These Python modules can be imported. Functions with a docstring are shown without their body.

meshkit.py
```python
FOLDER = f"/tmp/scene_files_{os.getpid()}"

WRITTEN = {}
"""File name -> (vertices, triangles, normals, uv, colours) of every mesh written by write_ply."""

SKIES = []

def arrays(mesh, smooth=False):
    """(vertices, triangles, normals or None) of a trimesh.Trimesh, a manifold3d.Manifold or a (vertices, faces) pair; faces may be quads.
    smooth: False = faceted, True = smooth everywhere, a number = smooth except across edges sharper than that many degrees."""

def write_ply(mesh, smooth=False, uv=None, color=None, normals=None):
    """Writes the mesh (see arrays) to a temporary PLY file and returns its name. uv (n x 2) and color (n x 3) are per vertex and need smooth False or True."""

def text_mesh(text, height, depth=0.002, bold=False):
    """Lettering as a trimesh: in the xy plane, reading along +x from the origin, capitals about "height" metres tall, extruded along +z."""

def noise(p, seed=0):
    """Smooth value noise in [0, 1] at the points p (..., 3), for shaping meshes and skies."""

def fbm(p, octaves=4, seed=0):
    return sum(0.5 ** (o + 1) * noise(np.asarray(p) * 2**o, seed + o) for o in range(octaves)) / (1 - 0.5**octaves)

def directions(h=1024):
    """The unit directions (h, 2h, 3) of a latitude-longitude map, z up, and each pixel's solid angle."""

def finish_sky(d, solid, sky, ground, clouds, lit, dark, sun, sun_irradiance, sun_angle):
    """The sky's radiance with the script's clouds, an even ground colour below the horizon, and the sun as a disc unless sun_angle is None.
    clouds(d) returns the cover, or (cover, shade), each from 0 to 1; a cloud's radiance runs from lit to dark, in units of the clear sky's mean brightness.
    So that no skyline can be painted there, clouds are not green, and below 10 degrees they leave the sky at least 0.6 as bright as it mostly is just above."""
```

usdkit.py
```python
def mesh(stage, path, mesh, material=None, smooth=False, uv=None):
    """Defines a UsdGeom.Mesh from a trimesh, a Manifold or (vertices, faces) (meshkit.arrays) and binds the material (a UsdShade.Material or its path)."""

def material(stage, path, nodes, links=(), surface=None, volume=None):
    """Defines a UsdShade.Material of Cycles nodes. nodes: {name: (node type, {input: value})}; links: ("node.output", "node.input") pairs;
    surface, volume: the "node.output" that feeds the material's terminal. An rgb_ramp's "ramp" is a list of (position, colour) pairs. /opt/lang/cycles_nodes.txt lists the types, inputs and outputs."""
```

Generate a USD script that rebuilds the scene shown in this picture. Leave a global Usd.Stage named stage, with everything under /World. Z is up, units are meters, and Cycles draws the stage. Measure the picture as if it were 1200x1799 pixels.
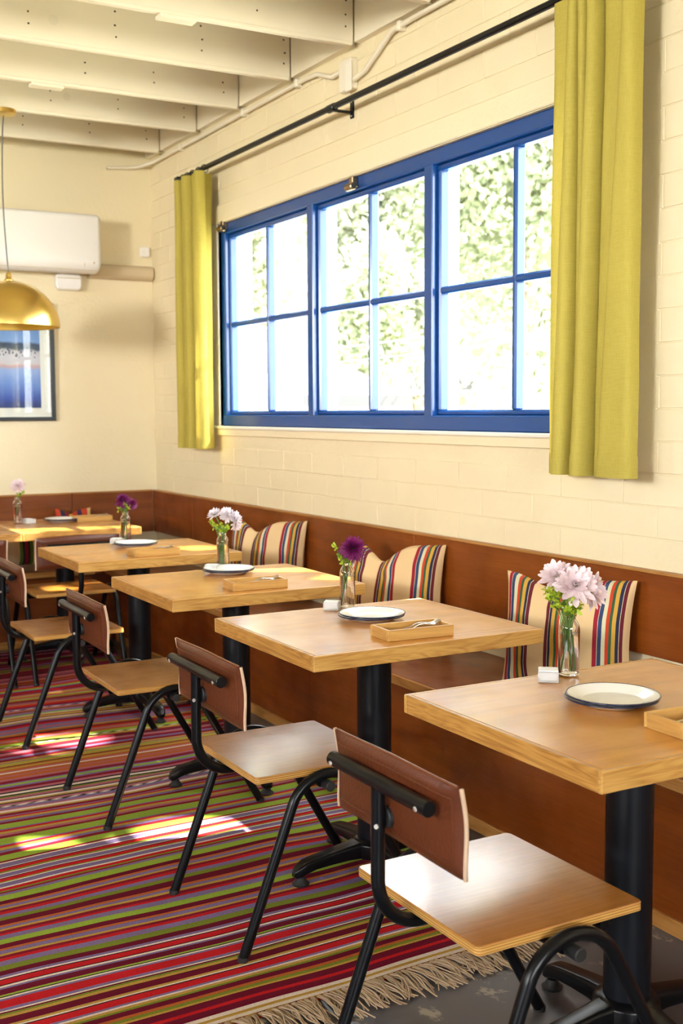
import math, random
import numpy as np, trimesh, usdkit, meshkit
from shapely.geometry import Polygon, box as sbox
from pxr import Usd, UsdGeom, UsdLux, UsdShade, Gf, Sdf, Vt

rng = np.random.default_rng(7)
random.seed(7)
stage = Usd.Stage.CreateInMemory()
UsdGeom.SetStageUpAxis(stage, UsdGeom.Tokens.z)
UsdGeom.SetStageMetersPerUnit(stage, 1.0)
UsdGeom.Xform.Define(stage, '/World')
UsdGeom.Scope.Define(stage, '/World/Looks')

# ------------------------------------------------------------------ camera, light, exposure
F_PX, YAW, PITCH, ROLL, EYE = 2037.2, .5113, -.08748, .0052, (0., 0., 1.385)
EXPOSURE = -0.38
SUN_DIR = np.array([-1., .30, -1.22])            # the way the sunlight travels
SUN_DIR /= np.linalg.norm(SUN_DIR)


def make_camera():
    cam = UsdGeom.Camera.Define(stage, '/World/camera')
    cam.CreateHorizontalApertureAttr(36.0)
    cam.CreateVerticalApertureAttr(36.0 * 1799 / 1200)
    cam.CreateFocalLengthAttr(36.0 * F_PX / 1200)
    cam.CreateClippingRangeAttr((.05, 500.))
    cam.CreateExposureAttr(EXPOSURE)
    cy, sy, cp, sp = math.cos(YAW), math.sin(YAW), math.cos(PITCH), math.sin(PITCH)
    f = np.array([sy * cp, cy * cp, sp]); r = np.array([cy, -sy, 0.]); d = np.cross(f, r)
    cr, sr = math.cos(ROLL), math.sin(ROLL)
    r, d = cr * r + sr * d, -sr * r + cr * d
    m = Gf.Matrix4d(*[*r, 0, *(-d), 0, *(-f), 0, *EYE, 1])
    cam.AddTransformOp().Set(m)
    cam.CreateFStopAttr(8.0)
    cam.CreateFocusDistanceAttr(3.0)


make_camera()
dome = UsdLux.DomeLight.Define(stage, '/World/sky')
dome.CreateIntensityAttr(8.0)
dome.CreateColorAttr(Gf.Vec3f(.96, .98, 1.0))
sun = UsdLux.DistantLight.Define(stage, '/World/sun')
sun.CreateIntensityAttr(170000.0)
sun.CreateAngleAttr(.6)
sun.CreateColorAttr(Gf.Vec3f(1., .95, .84))


def aim(l, pos, to):
    z = -(np.array(to, float) - np.array(pos, float)); z /= np.linalg.norm(z)
    x = np.cross([0, 0, 1.], z); x /= np.linalg.norm(x); y = np.cross(z, x)
    UsdGeom.Xformable(l).AddTransformOp().Set(Gf.Matrix4d(*[*x, 0, *y, 0, *z, 0, *pos, 1]))


aim(sun, (0, 0, 20), SUN_DIR + np.array([0, 0, 20]))
# bright daylight from the openings on the unseen left side of the room
key = UsdLux.RectLight.Define(stage, '/World/left_daylight')
key.CreateWidthAttr(1.1); key.CreateHeightAttr(1.1)
key.CreateIntensityAttr(260.0)
key.CreateColorAttr(Gf.Vec3f(1., .95, .86))
aim(key, (-8.3, -1.6, 2.35), (2.0, 5.0, 2.35))

# ------------------------------------------------------------------ helpers
used, LOC = {}, {}


def numbered(parent, name):
    k = (parent, name); n = used.get(k, -1) + 1; used[k] = n
    return name if n == 0 else f'{name}_{n:03d}'


def tag(p, label=None, cat=None, group=None, kind=None):
    p = p.GetPrim() if hasattr(p, 'GetPrim') else p
    for k, v in (('label', label), ('category', cat), ('group', group), ('kind', kind)):
        if v: p.SetCustomDataByKey(k, v)
    return p


def thing(name, label, cat, loc=(0, 0, 0), rotz=0., group=None, kind=None):
    path = '/World/' + numbered('/World', name)
    x = UsdGeom.Xform.Define(stage, path)
    x.AddTranslateOp().Set(Gf.Vec3d(*map(float, loc))); x.AddRotateZOp().Set(math.degrees(rotz))
    LOC[path] = np.array(loc, float)
    return tag(x.GetPrim(), label, cat, group, kind)


def obj(name, mesh, mat, parent=None, smooth=False, uv=None, w=False, label=None, kind=None, cat=None, group=None):
    """One Mesh prim under parent (or /World). w: the mesh is in world coordinates and is moved into the parent's."""
    pp = '/World' if parent is None else str(parent.GetPath())
    path = pp + '/' + numbered(pp, name)
    if w and parent is not None:
        off = LOC.get('/'.join(pp.split('/')[:3]), np.zeros(3))
        v, f, n = meshkit.arrays(mesh, False)
        mesh = trimesh.Trimesh(v - off, f, process=False)
    m = usdkit.mesh(stage, path, mesh, M[mat], smooth=smooth, uv=uv)
    return tag(m.GetPrim(), label, cat, group, kind)


def dup(root, loc, rotz=0., label=None, group=None):
    was = root.GetCustomData()
    name = root.GetName()
    base = name if not (len(name) > 4 and name[-4] == '_' and name[-3:].isdigit()) else name[:-4]
    r = thing(base, label or was['label'], was['category'], loc, rotz, group or was.get('group'))
    r.GetReferences().AddInternalReference(root.GetPath())
    r.SetInstanceable(True)
    return r


def cat(*ms):
    return trimesh.util.concatenate([m for m in ms if m is not None])


def hull(pts):
    return trimesh.convex.convex_hull(np.asarray(pts, float))


def cbox(x0, x1, y0, y1, z0, z1, c=.003):
    """A box with chamfered edges."""
    if c <= 0:
        m = trimesh.creation.box((x1 - x0, y1 - y0, z1 - z0)); m.apply_translation(((x0 + x1) / 2, (y0 + y1) / 2, (z0 + z1) / 2)); return m
    c = min(c, (x1 - x0) * .45, (y1 - y0) * .45, (z1 - z0) * .45)
    P = []
    for sx in (0, 1):
        for sy in (0, 1):
            for sz in (0, 1):
                p = np.array([(x0, x1)[sx], (y0, y1)[sy], (z0, z1)[sz]]); d = np.array([1 - 2 * sx, 1 - 2 * sy, 1 - 2 * sz]) * c
                for k in range(3):
                    q = p + d; q[k] = p[k]; P.append(q)
    return hull(P)


def bx(x0, x1, y0, y1, z0, z1):
    return cbox(x0, x1, y0, y1, z0, z1, 0)


def rslab(x0, x1, y0, y1, z0, z1, r=.02, c=.002, n=6):
    """A slab with rounded vertical corners and eased rims."""
    P = []
    for z, i in ((z0, c), (z0 + c, 0), (z1 - c, 0), (z1, c)):
        for cx, cy, a0 in ((x1 - r, y1 - r, 0), (x0 + r, y1 - r, 90), (x0 + r, y0 + r, 180), (x1 - r, y0 + r, 270)):
            for k in range(n + 1):
                a = math.radians(a0 + 90 * k / n); P.append((cx + (r - i) * math.cos(a), cy + (r - i) * math.sin(a), z))
    return hull(P)


def tube(pts, r, n=12, caps=True):
    pts = np.asarray(pts, float); k = len(pts)
    r = np.broadcast_to(np.asarray(r, float), (k,))
    t = np.gradient(pts, axis=0); t /= np.maximum(np.linalg.norm(t, axis=1, keepdims=True), 1e-9)
    u = np.cross(t[0], [0, 0, 1.]) if abs(t[0][2]) < .9 else np.cross(t[0], [1., 0, 0])
    u /= np.linalg.norm(u); a = np.linspace(0, 2 * np.pi, n, endpoint=False); V = []
    for i in range(k):
        u = u - t[i] * (u @ t[i]); u /= np.linalg.norm(u); v = np.cross(t[i], u)
        V.append(pts[i] + r[i] * (np.cos(a)[:, None] * u + np.sin(a)[:, None] * v))
    V = np.vstack(V); Fc = []
    for i in range(k - 1):
        for j in range(n):
            p, q = i * n + j, i * n + (j + 1) % n
            Fc += [(p, q, q + n), (p, q + n, p + n)]
    if caps:
        V = np.vstack([V, pts[0], pts[-1]]); a0, a1 = len(V) - 2, len(V) - 1
        for j in range(n):
            Fc += [(a0, (j + 1) % n, j), (a1, (k - 1) * n + j, (k - 1) * n + (j + 1) % n)]
    return trimesh.Trimesh(V, Fc, process=False)


def fillet(pts, rad, n=8):
    """A polyline with its inner corners rounded to the given radii."""
    pts = [np.array(p, float) for p in pts]; out = [pts[0]]
    rad = [rad] * (len(pts) - 2) if np.ndim(rad) == 0 else rad
    for i in range(1, len(pts) - 1):
        a, b, c = pts[i - 1], pts[i], pts[i + 1]
        u, v = (a - b) / np.linalg.norm(a - b), (c - b) / np.linalg.norm(c - b)
        th = math.acos(np.clip(u @ v, -1, 1)); d = rad[i - 1] / math.tan(th / 2)
        bis = (u + v) / np.linalg.norm(u + v); cen = b + bis * rad[i - 1] / math.sin(th / 2)
        p0, p1 = b + u * d - cen, b + v * d - cen
        ang = math.acos(np.clip(p0 @ p1 / (np.linalg.norm(p0) * np.linalg.norm(p1)), -1, 1))
        for k in range(n + 1):
            s = k / n; out.append(cen + (math.sin((1 - s) * ang) * p0 + math.sin(s * ang) * p1) / math.sin(ang))
    return np.array(out + [pts[-1]])


def lathe(prof, n=32, loc=(0, 0, 0)):
    prof = np.asarray(prof, float); a = np.linspace(0, 2 * np.pi, n, endpoint=False)
    V = np.stack([prof[:, None, 0] * np.cos(a), prof[:, None, 0] * np.sin(a), np.broadcast_to(prof[:, None, 1], (len(prof), n))], -1).reshape(-1, 3)
    Fc = []
    for i in range(len(prof) - 1):
        for j in range(n):
            p, q = i * n + j, i * n + (j + 1) % n
            if prof[i, 0] > 1e-7: Fc.append((p, q, q + n))
            if prof[i + 1, 0] > 1e-7: Fc.append((p, q + n, p + n))
    m = trimesh.Trimesh(V + np.array(loc), Fc, process=False); m.merge_vertices(); return m


def cyl(p0, p1, r, n=20, c=.0):
    p0, p1 = np.array(p0, float), np.array(p1, float)
    if c:
        d = (p1 - p0) / np.linalg.norm(p1 - p0)
        return tube([p0, p0 + d * c * .01, p0 + d * c, p1 - d * c, p1 - d * c * .01, p1], [r - c, r - c, r, r, r - c, r - c], n)
    return tube([p0, p1], r, n)


def grid(P):
    """A sheet from an (a, b, 3) array of points."""
    a, b = P.shape[:2]; i = np.arange(a * b).reshape(a, b)
    q = np.stack([i[:-1, :-1], i[1:, :-1], i[1:, 1:], i[:-1, 1:]], -1).reshape(-1, 4)
    return trimesh.Trimesh(P.reshape(-1, 3), np.vstack([q[:, [0, 1, 2]], q[:, [0, 2, 3]]]), process=False)


def rot(m, axis, deg, about=(0, 0, 0)):
    m = m.copy(); m.apply_transform(trimesh.transformations.rotation_matrix(math.radians(deg), axis, about)); return m


def mv(m, *d):
    m = m.copy(); m.apply_translation(d); return m


def ball(c, r, sub=2):
    m = trimesh.creation.icosphere(subdivisions=sub, radius=1.); m.apply_scale(r); m.apply_translation(c); return m


# ------------------------------------------------------------------ materials
M = {}


def mat(name, nodes, links, surface='p.BSDF'):
    M[name] = usdkit.material(stage, '/World/Looks/' + name, nodes, links, surface=surface)


def plain(name, col, rough=.5, **k):
    mat(name, {'p': ('principled_bsdf', dict(base_color=col, roughness=rough, **k))}, [])


def mottled(name, c1, c2, rough=.6, scale=6., bump=0., bscale=60., stretch=(1, 1, 1), **k):
    n = {'t': ('texture_coordinate', {}), 'm': ('mapping', {'scale': stretch}), 'n': ('noise_texture', {'scale': scale, 'detail': 5., 'roughness': .6}),
         'r': ('rgb_ramp', {'ramp': [(.3, c1), (.7, c2)]}), 'p': ('principled_bsdf', dict(roughness=rough, **k))}
    l = [('t.object', 'm.vector'), ('m.vector', 'n.vector'), ('n.fac', 'r.fac'), ('r.color', 'p.base_color')]
    if bump:
        n['bn'] = ('noise_texture', {'scale': bscale, 'detail': 4.}); n['b'] = ('bump', {'strength': bump, 'distance': .004})
        l += [('m.vector', 'bn.vector'), ('bn.fac', 'b.height'), ('b.normal', 'p.normal')]
    mat(name, n, l)


def wood(name, light, mid, dark, axis, rough=.35, fine=55., figure=5., wear=None, **k):
    """Grain runs along axis (0, 1 or 2)."""
    s = [1., 1., 1.]; s[axis] = .05
    s2 = [1., 1., 1.]; s2[axis] = .16 if figure < 20 else .09
    n = {'t': ('texture_coordinate', {}), 'm': ('mapping', {'scale': s}), 'm2': ('mapping', {'scale': s2}),
         'f': ('noise_texture', {'scale': fine * 3, 'detail': 6., 'roughness': .65}),
         'g': ('noise_texture', {'scale': figure, 'detail': 3., 'distortion': .6}),
         'rings': ('math', {'math_type': 'multiply', 'value2': 9.}), 'fr': ('math', {'math_type': 'fraction'}), 'pp': ('math', {'math_type': 'pingpong', 'value2': .5}),
         'mx': ('mix_float', {'fac': .45}), 'r': ('rgb_ramp', {'ramp': [(.18, dark), (.42, mid), (.72, light)]}),
         'rg': ('noise_texture', {'scale': 4., 'detail': 5.}), 'rr': ('map_range', {'from_min': .3, 'from_max': .7, 'to_min': rough * .8, 'to_max': rough * 1.25}),
         'b': ('bump', {'strength': .06, 'distance': .002}), 'p': ('principled_bsdf', dict(k))}
    l = [('t.object', 'm.vector'), ('t.object', 'm2.vector'), ('m.vector', 'f.vector'), ('m2.vector', 'g.vector'), ('g.fac', 'rings.value1'), ('rings.value', 'fr.value1'), ('fr.value', 'pp.value1'),
         ('f.fac', 'mx.a'), ('pp.value', 'mx.b'), ('mx.result', 'r.fac'), ('r.color', 'p.base_color'), ('t.object', 'rg.vector'), ('rg.fac', 'rr.value'), ('rr.result', 'p.roughness'),
         ('f.fac', 'b.height'), ('b.normal', 'p.normal')]
    mat(name, n, l)


def srgb(r, g, b):
    return tuple(((c / 255 + .055) / 1.055) ** 2.4 if c > 10 else c / 255 / 12.92 for c in (r, g, b))


CREAM = (.80, .70, .47)
mottled('wall_paint', (.80, .705, .47), (.83, .73, .50), .55, 1.5, .35, 45.)
mottled('block_paint', (.78, .68, .45), (.82, .72, .485), .5, 2.5, .55, 38.)
mottled('beam_paint', (.84, .77, .60), (.88, .82, .67), .5, 3., .25, 20., (.15, 1, 1))
plain('trim_white', (.84, .80, .70), .4)
plain('dark_panelling', (.07, .04, .022), .5)
plain('conduit_paint', (.80, .74, .60), .4)
mat('concrete', {'t': ('texture_coordinate', {}), 'n': ('noise_texture', {'scale': 2.5, 'detail': 6.}), 'r': ('rgb_ramp', {'ramp': [(.3, (.075, .068, .072)), (.7, (.125, .115, .118))]}),
                 'f': ('noise_texture', {'scale': 9., 'detail': 9., 'roughness': .68, 'distortion': .4}), 'fm': ('map_range', {'from_min': .60, 'from_max': .645, 'clamp': True}), 'mx': ('mix', {'color2': (.32, .28, .21)}),
                 'rr': ('map_range', {'from_min': .3, 'from_max': .7, 'to_min': .28, 'to_max': .5}), 'p': ('principled_bsdf', {})},
    [('t.object', 'n.vector'), ('n.fac', 'r.fac'), ('t.object', 'f.vector'), ('f.fac', 'fm.value'), ('fm.result', 'mx.fac'), ('r.color', 'mx.color1'), ('mx.color', 'p.base_color'), ('n.fac', 'rr.value'), ('rr.result', 'p.roughness')])
mottled('ground_mat', (.30, .30, .22), (.42, .40, .33), .9, .6)
plain('nail_dark', (.05, .035, .02), .6)
mottled('dirty_deck', (.16, .10, .05), (.5, .42, .3), .8, 5.)
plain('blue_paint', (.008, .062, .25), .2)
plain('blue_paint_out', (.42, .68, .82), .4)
mat('pane_glass', {'t': ('transparent_bsdf', {'color': (.97, .985, .98)}), 'g': ('glossy_bsdf', {'color': (1, 1, 1), 'roughness': .0}), 'f': ('layer_weight', {'blend': .5}), 'w': ('math', {'math_type': 'power', 'value2': 5.}), 'k': ('math', {'math_type': 'multiply_add', 'value2': .5, 'value3': .02}), 'm': ('mix_closure', {})},
    [('f.facing', 'w.value1'), ('w.value', 'k.value1'), ('k.value', 'm.fac'), ('t.BSDF', 'm.closure1'), ('g.BSDF', 'm.closure2')], 'm.closure')
wood('table_top', (.64, .295, .052), (.56, .24, .038), (.45, .18, .026), 0, .24, 60, 3., coat_weight=.35, coat_roughness=.16)
wood('table_edge_x', (.66, .40, .13), (.55, .30, .075), (.36, .16, .03), 0, .4, 40, 26.)
wood('table_edge_y', (.60, .34, .10), (.48, .235, .05), (.27, .11, .018), 1, .4, 40, 26.)
wood('bench_wood', (.265, .068, .008), (.21, .047, .005), (.155, .032, .0035), 1, .30, 50, 2.5)
wood('bench_wood_x', (.26, .075, .014), (.21, .055, .010), (.16, .038, .007), 0, .30, 50, 2.5)
wood('bench_edge', (.52, .27, .08), (.42, .19, .045), (.3, .11, .02), 1, .4)
wood('bench_edge_x', (.52, .27, .08), (.42, .19, .045), (.3, .11, .02), 0, .4)
wood('bamboo', (.62, .38, .12), (.55, .31, .085), (.42, .21, .05), 0, .4, 45, 6.)
wood('bamboo_y', (.60, .36, .11), (.53, .29, .08), (.40, .20, .045), 1, .4, 45, 6.)
plain('black_steel', (.004, .0045, .006), .26, specular_ior_level=.25)
plain('black_column', (.005, .006, .009), .4, specular_ior_level=.22)
plain('black_rubber', (.012, .012, .013), .6)
plain('chrome', (.8, .8, .8), .2, metallic=1.)
plain('screw', (.8, .78, .72), .3, metallic=.6)
mottled('leather', (.085, .019, .006), (.118, .028, .009), .34, 9., .25, 130.)
plain('leather_rim', (.16, .05, .02), .22)
plain('leather_edge', (.58, .40, .27), .6)
plain('white_plastic', (.86, .85, .82), .28)
plain('beige_plastic', (.60, .49, .32), .5)
plain('bronze', (.34, .24, .15), .3, metallic=1.)
plain('brass', (.83, .60, .18), .26, metallic=1.)
plain('brass_inside', (.90, .68, .16), .35, metallic=.5)
plain('enamel', (.88, .88, .84), .12)
plain('enamel_navy', (.012, .014, .05), .2)
plain('bottle_glass', (1, 1, 1), .0, transmission_weight=1., ior=1.45)
plain('water', (1., 1., 1.), .0, transmission_weight=1., ior=1.33)
mat('acrylic', {'t': ('transparent_bsdf', {'color': (.97, .97, .97)}), 'p': ('principled_bsdf', {'base_color': (.85, .85, .84), 'roughness': .08}), 'm': ('mix_closure', {'fac': .5})}, [('t.BSDF', 'm.closure1'), ('p.BSDF', 'm.closure2')], 'm.closure')
plain('salt_white', (.88, .88, .86), .6)
plain('stem_green', (.10, .24, .03), .5)
plain('picture_frame', (.008, .008, .008), .35)
plain('picture_mat', (.85, .82, .75), .8)
plain('fringe_wool', (.42, .30, .19), .9)
plain('house_wall', (.17, .135, .09), .8)
plain('house_white', (.25, .245, .24), .8)
plain('house_roof', (.045, .045, .048), .9)
plain('house_trim', (.22, .195, .15), .7)
plain('dark_window', (.16, .155, .15), .5)
plain('cable', (.12, .12, .12), .6)
mottled('bark', (.20, .15, .11), (.36, .29, .22), .9, 6.)


def thin(name, col, tcol, fac=.4, rough=.7, nodes=None, links=()):
    """A sheet that lets light through: cloth, petals, leaves."""
    n = {'p': ('principled_bsdf', dict(base_color=col, roughness=rough)), 't': ('translucent_bsdf', {'color': tcol}), 'm': ('mix_closure', {'fac': fac})}
    n.update(nodes or {})
    mat(name, n, [('p.BSDF', 'm.closure1'), ('t.BSDF', 'm.closure2'), *links], 'm.closure')


thin('petal_pink', (.90, .77, .81), (.90, .77, .82), .3, .6)
thin('petal_white', (.86, .80, .86), (.86, .8, .86), .3, .6)
thin('petal_purple', (.19, .010, .115), (.25, .010, .14), .25, .55)
thin('leaf_green', (.14, .28, .025), (.25, .42, .04), .3, .5)
thin('leaf_lime', (.40, .52, .03), (.46, .56, .04), .3, .5)
thin('tree_leaf', (.31, .35, .23), (.38, .42, .27), .5, .5)
thin('tree_leaf_pale', (.34, .37, .28), (.40, .43, .31), .5, .5)
CURT = {'tc': ('texture_coordinate', {}), 'm1': ('mapping', {'scale': (900., 900., 25.)}), 'm2': ('mapping', {'scale': (30., 30., 900.)}),
        'n1': ('noise_texture', {'scale': 1., 'detail': 2.}), 'n2': ('noise_texture', {'scale': 1., 'detail': 2.}), 'mf': ('mix_float', {'fac': .5}),
        'r': ('rgb_ramp', {'ramp': [(.3, (.41, .335, .05)), (.7, (.54, .45, .085))]})}
CURTL = [('tc.object', 'm1.vector'), ('tc.object', 'm2.vector'), ('m1.vector', 'n1.vector'), ('m2.vector', 'n2.vector'), ('n1.fac', 'mf.a'), ('n2.fac', 'mf.b'), ('mf.result', 'r.fac'), ('r.color', 'p.base_color'), ('r.color', 't.color')]
thin('curtain_cloth', (.5, .4, .05), (.5, .4, .05), .12, .8, CURT, CURTL)
# plywood of the chair seats: plain veneer on top, plies on the edges
mat('seat_ply', {'t': ('texture_coordinate', {}), 'm': ('mapping', {'scale': (.06, 1., 1.)}), 'f': ('noise_texture', {'scale': 130., 'detail': 5.}), 'g': ('noise_texture', {'scale': 7., 'detail': 3.}),
                 'mf': ('mix_float', {'fac': .5}), 'r': ('rgb_ramp', {'ramp': [(.3, (.29, .10, .014)), (.5, (.39, .148, .022)), (.7, (.48, .195, .034))]}),
                 'sp': ('separate_xyz', {}), 'z': ('math', {'math_type': 'multiply', 'value2': 1 / .0052}), 'fr': ('math', {'math_type': 'fraction'}),
                 'pr': ('rgb_ramp', {'ramp': [(0., (.70, .42, .13)), (.55, (.62, .35, .09)), (.62, (.30, .12, .02)), (.9, (.42, .18, .035))]}),
                 'tn': ('separate_xyz', {}), 'ab': ('math', {'math_type': 'absolute'}), 'gt': ('math', {'math_type': 'greater_than', 'value2': .6}),
                 'mx': ('mix', {}), 'sc': ('noise_texture', {'scale': 5., 'detail': 6.}), 'rr': ('map_range', {'from_min': .3, 'from_max': .7, 'to_min': .2, 'to_max': .34}), 'p': ('principled_bsdf', {'coat_weight': .6, 'coat_roughness': .19})},
    [('t.object', 'm.vector'), ('m.vector', 'f.vector'), ('m.vector', 'g.vector'), ('f.fac', 'mf.a'), ('g.fac', 'mf.b'), ('mf.result', 'r.fac'),
     ('t.object', 'sp.vector'), ('sp.z', 'z.value1'), ('z.value', 'fr.value1'), ('fr.value', 'pr.fac'),
     ('t.normal', 'tn.vector'), ('tn.z', 'ab.value1'), ('ab.value', 'gt.value1'), ('gt.value', 'mx.fac'), ('pr.color', 'mx.color1'), ('r.color', 'mx.color2'), ('mx.color', 'p.base_color'),
     ('t.object', 'sc.vector'), ('sc.fac', 'rr.value'), ('rr.result', 'p.roughness')])
# striped cushion cloth, across st.x
CRM, MAR, NAV, BLU, GLD, GRN, RED, PAL, SND = (.30, .005, .02), (.12, .005, .014), (.014, .015, .05), (.026, .045, .13), (.55, .32, .04), (.025, .09, .035), (.52, .045, .01), (.60, .58, .36), (.70, .50, .26)


def stripes(seq):
    out, x = [], 0.
    for w_, c in seq:
        out.append((x, c)); x += w_
    return [(a / x, c) for a, c in out]


GRPA = [(.3, CRM), (.04, PAL), (.28, BLU), (.3, PAL), (.24, RED), (.22, GRN), (.28, GLD), (.22, NAV), (.04, PAL), (.26, MAR)]
GRPB = [(.28, MAR), (.04, PAL), (.22, NAV), (.30, GLD), (.2, GRN), (.24, RED), (.3, PAL), (.24, BLU), (.04, PAL), (.28, CRM)]
STR = stripes([(.35, SND)] + GRPA + [(1.45, SND)] + GRPB + [(1.75, SND)] + GRPA + [(.35, SND)])
mat('cushion_cloth', {'t': ('texture_coordinate', {}), 's': ('separate_xyz', {}), 'r': ('rgb_ramp', {'ramp': STR, 'interpolate': False}), 'p': ('principled_bsdf', {'roughness': .85})},
    [('t.UV', 's.vector'), ('s.x', 'r.fac'), ('r.color', 'p.base_color')])
OLV = (.10, .17, .02)
STR2 = stripes([(3.2, SND), (.4, OLV), (.3, (.02, .02, .02)), (.35, CRM), (.25, (.02, .025, .015)), (.4, OLV), (3, SND)])
mat('cushion_cloth_green', {'t': ('texture_coordinate', {}), 's': ('separate_xyz', {}), 'r': ('rgb_ramp', {'ramp': STR2, 'interpolate': False}), 'p': ('principled_bsdf', {'roughness': .85})},
    [('t.UV', 's.vector'), ('s.x', 'r.fac'), ('r.color', 'p.base_color')])
STR3 = stripes([(.3, RED), (.3, NAV), (.3, CRM), (.2, GLD), (.3, RED), (.3, (.04, .02, .08)), (.4, RED), (.3, SND)])
mat('cushion_cloth_red', {'t': ('texture_coordinate', {}), 's': ('separate_xyz', {}), 'r': ('rgb_ramp', {'ramp': STR3, 'interpolate': False}), 'p': ('principled_bsdf', {'roughness': .85})},
    [('t.UV', 's.vector'), ('s.x', 'r.fac'), ('r.color', 'p.base_color')])
# the rug: colour comes with each woven stripe
mat('rug_wool', {'a': ('attribute', {'attribute': 'wool'}), 't': ('texture_coordinate', {}), 'm': ('mapping', {'scale': (40., 160., 1.)}), 'n': ('noise_texture', {'scale': 4., 'detail': 4.}),
                 'mr': ('map_range', {'from_min': .25, 'from_max': .75, 'to_min': .7, 'to_max': 1.3}), 'v': ('hsv', {}), 'b': ('bump', {'strength': .5, 'distance': .003}), 'p': ('principled_bsdf', {'roughness': .95, 'specular_ior_level': .15})},
    [('t.object', 'm.vector'), ('m.vector', 'n.vector'), ('n.fac', 'mr.value'), ('mr.result', 'v.value'), ('a.color', 'v.color'), ('v.color', 'p.base_color'), ('n.fac', 'b.height'), ('b.normal', 'p.normal')])
# the print in the frame: a harbour town over blue water (x across, z up, in the print's own metres)
mat('harbour_print', {'t': ('texture_coordinate', {}), 's': ('separate_xyz', {}), 'n': ('noise_texture', {'scale': 9., 'detail': 5.}), 'nh': ('math', {'math_type': 'multiply_add', 'value2': .09}),
                      'r': ('rgb_ramp', {'ramp': [(0., (.02, .025, .10)), (.10, (.03, .05, .22)), (.17, (.05, .10, .42)), (.30, (.16, .28, .66)), (.46, (.30, .42, .74)), (.50, (.60, .36, .36)), (.53, (.62, .58, .62)), (.60, (.62, .60, .66)), (.66, (.55, .52, .58)), (.685, (.05, .08, .10)), (.74, (.04, .06, .12)), (.765, (.22, .38, .74)), (1., (.16, .32, .72))]}),
                      'mb': ('mapping', {'scale': (62., 1., 50.)}), 'vb': ('voronoi_texture', {'scale': 1.}), 'lt': ('math', {'math_type': 'less_than', 'value2': .33}), 'band': ('map_range', {'from_min': .54, 'from_max': .55, 'clamp': True}), 'band2': ('map_range', {'from_min': .67, 'from_max': .66, 'clamp': True}),
                      'q1': ('math', {'math_type': 'multiply'}), 'q2': ('math', {'math_type': 'multiply'}), 'mx': ('mix', {'color2': (.06, .07, .10)}), 'p': ('principled_bsdf', {'roughness': .6}), 'sc': ('math', {'math_type': 'multiply', 'value2': 1 / .56})},
    [('t.object', 's.vector'), ('t.object', 'n.vector'), ('s.z', 'sc.value1'), ('n.fac', 'nh.value1'), ('sc.value', 'nh.value3'), ('nh.value', 'r.fac'), ('t.object', 'mb.vector'), ('mb.vector', 'vb.vector'), ('vb.distance', 'lt.value1'),
     ('sc.value', 'band.value'), ('sc.value', 'band2.value'), ('lt.value', 'q1.value1'), ('band.result', 'q1.value2'), ('q1.value', 'q2.value1'), ('band2.result', 'q2.value2'), ('q2.value', 'mx.fac'), ('r.color', 'mx.color1'), ('mx.color', 'p.base_color')])

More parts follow.
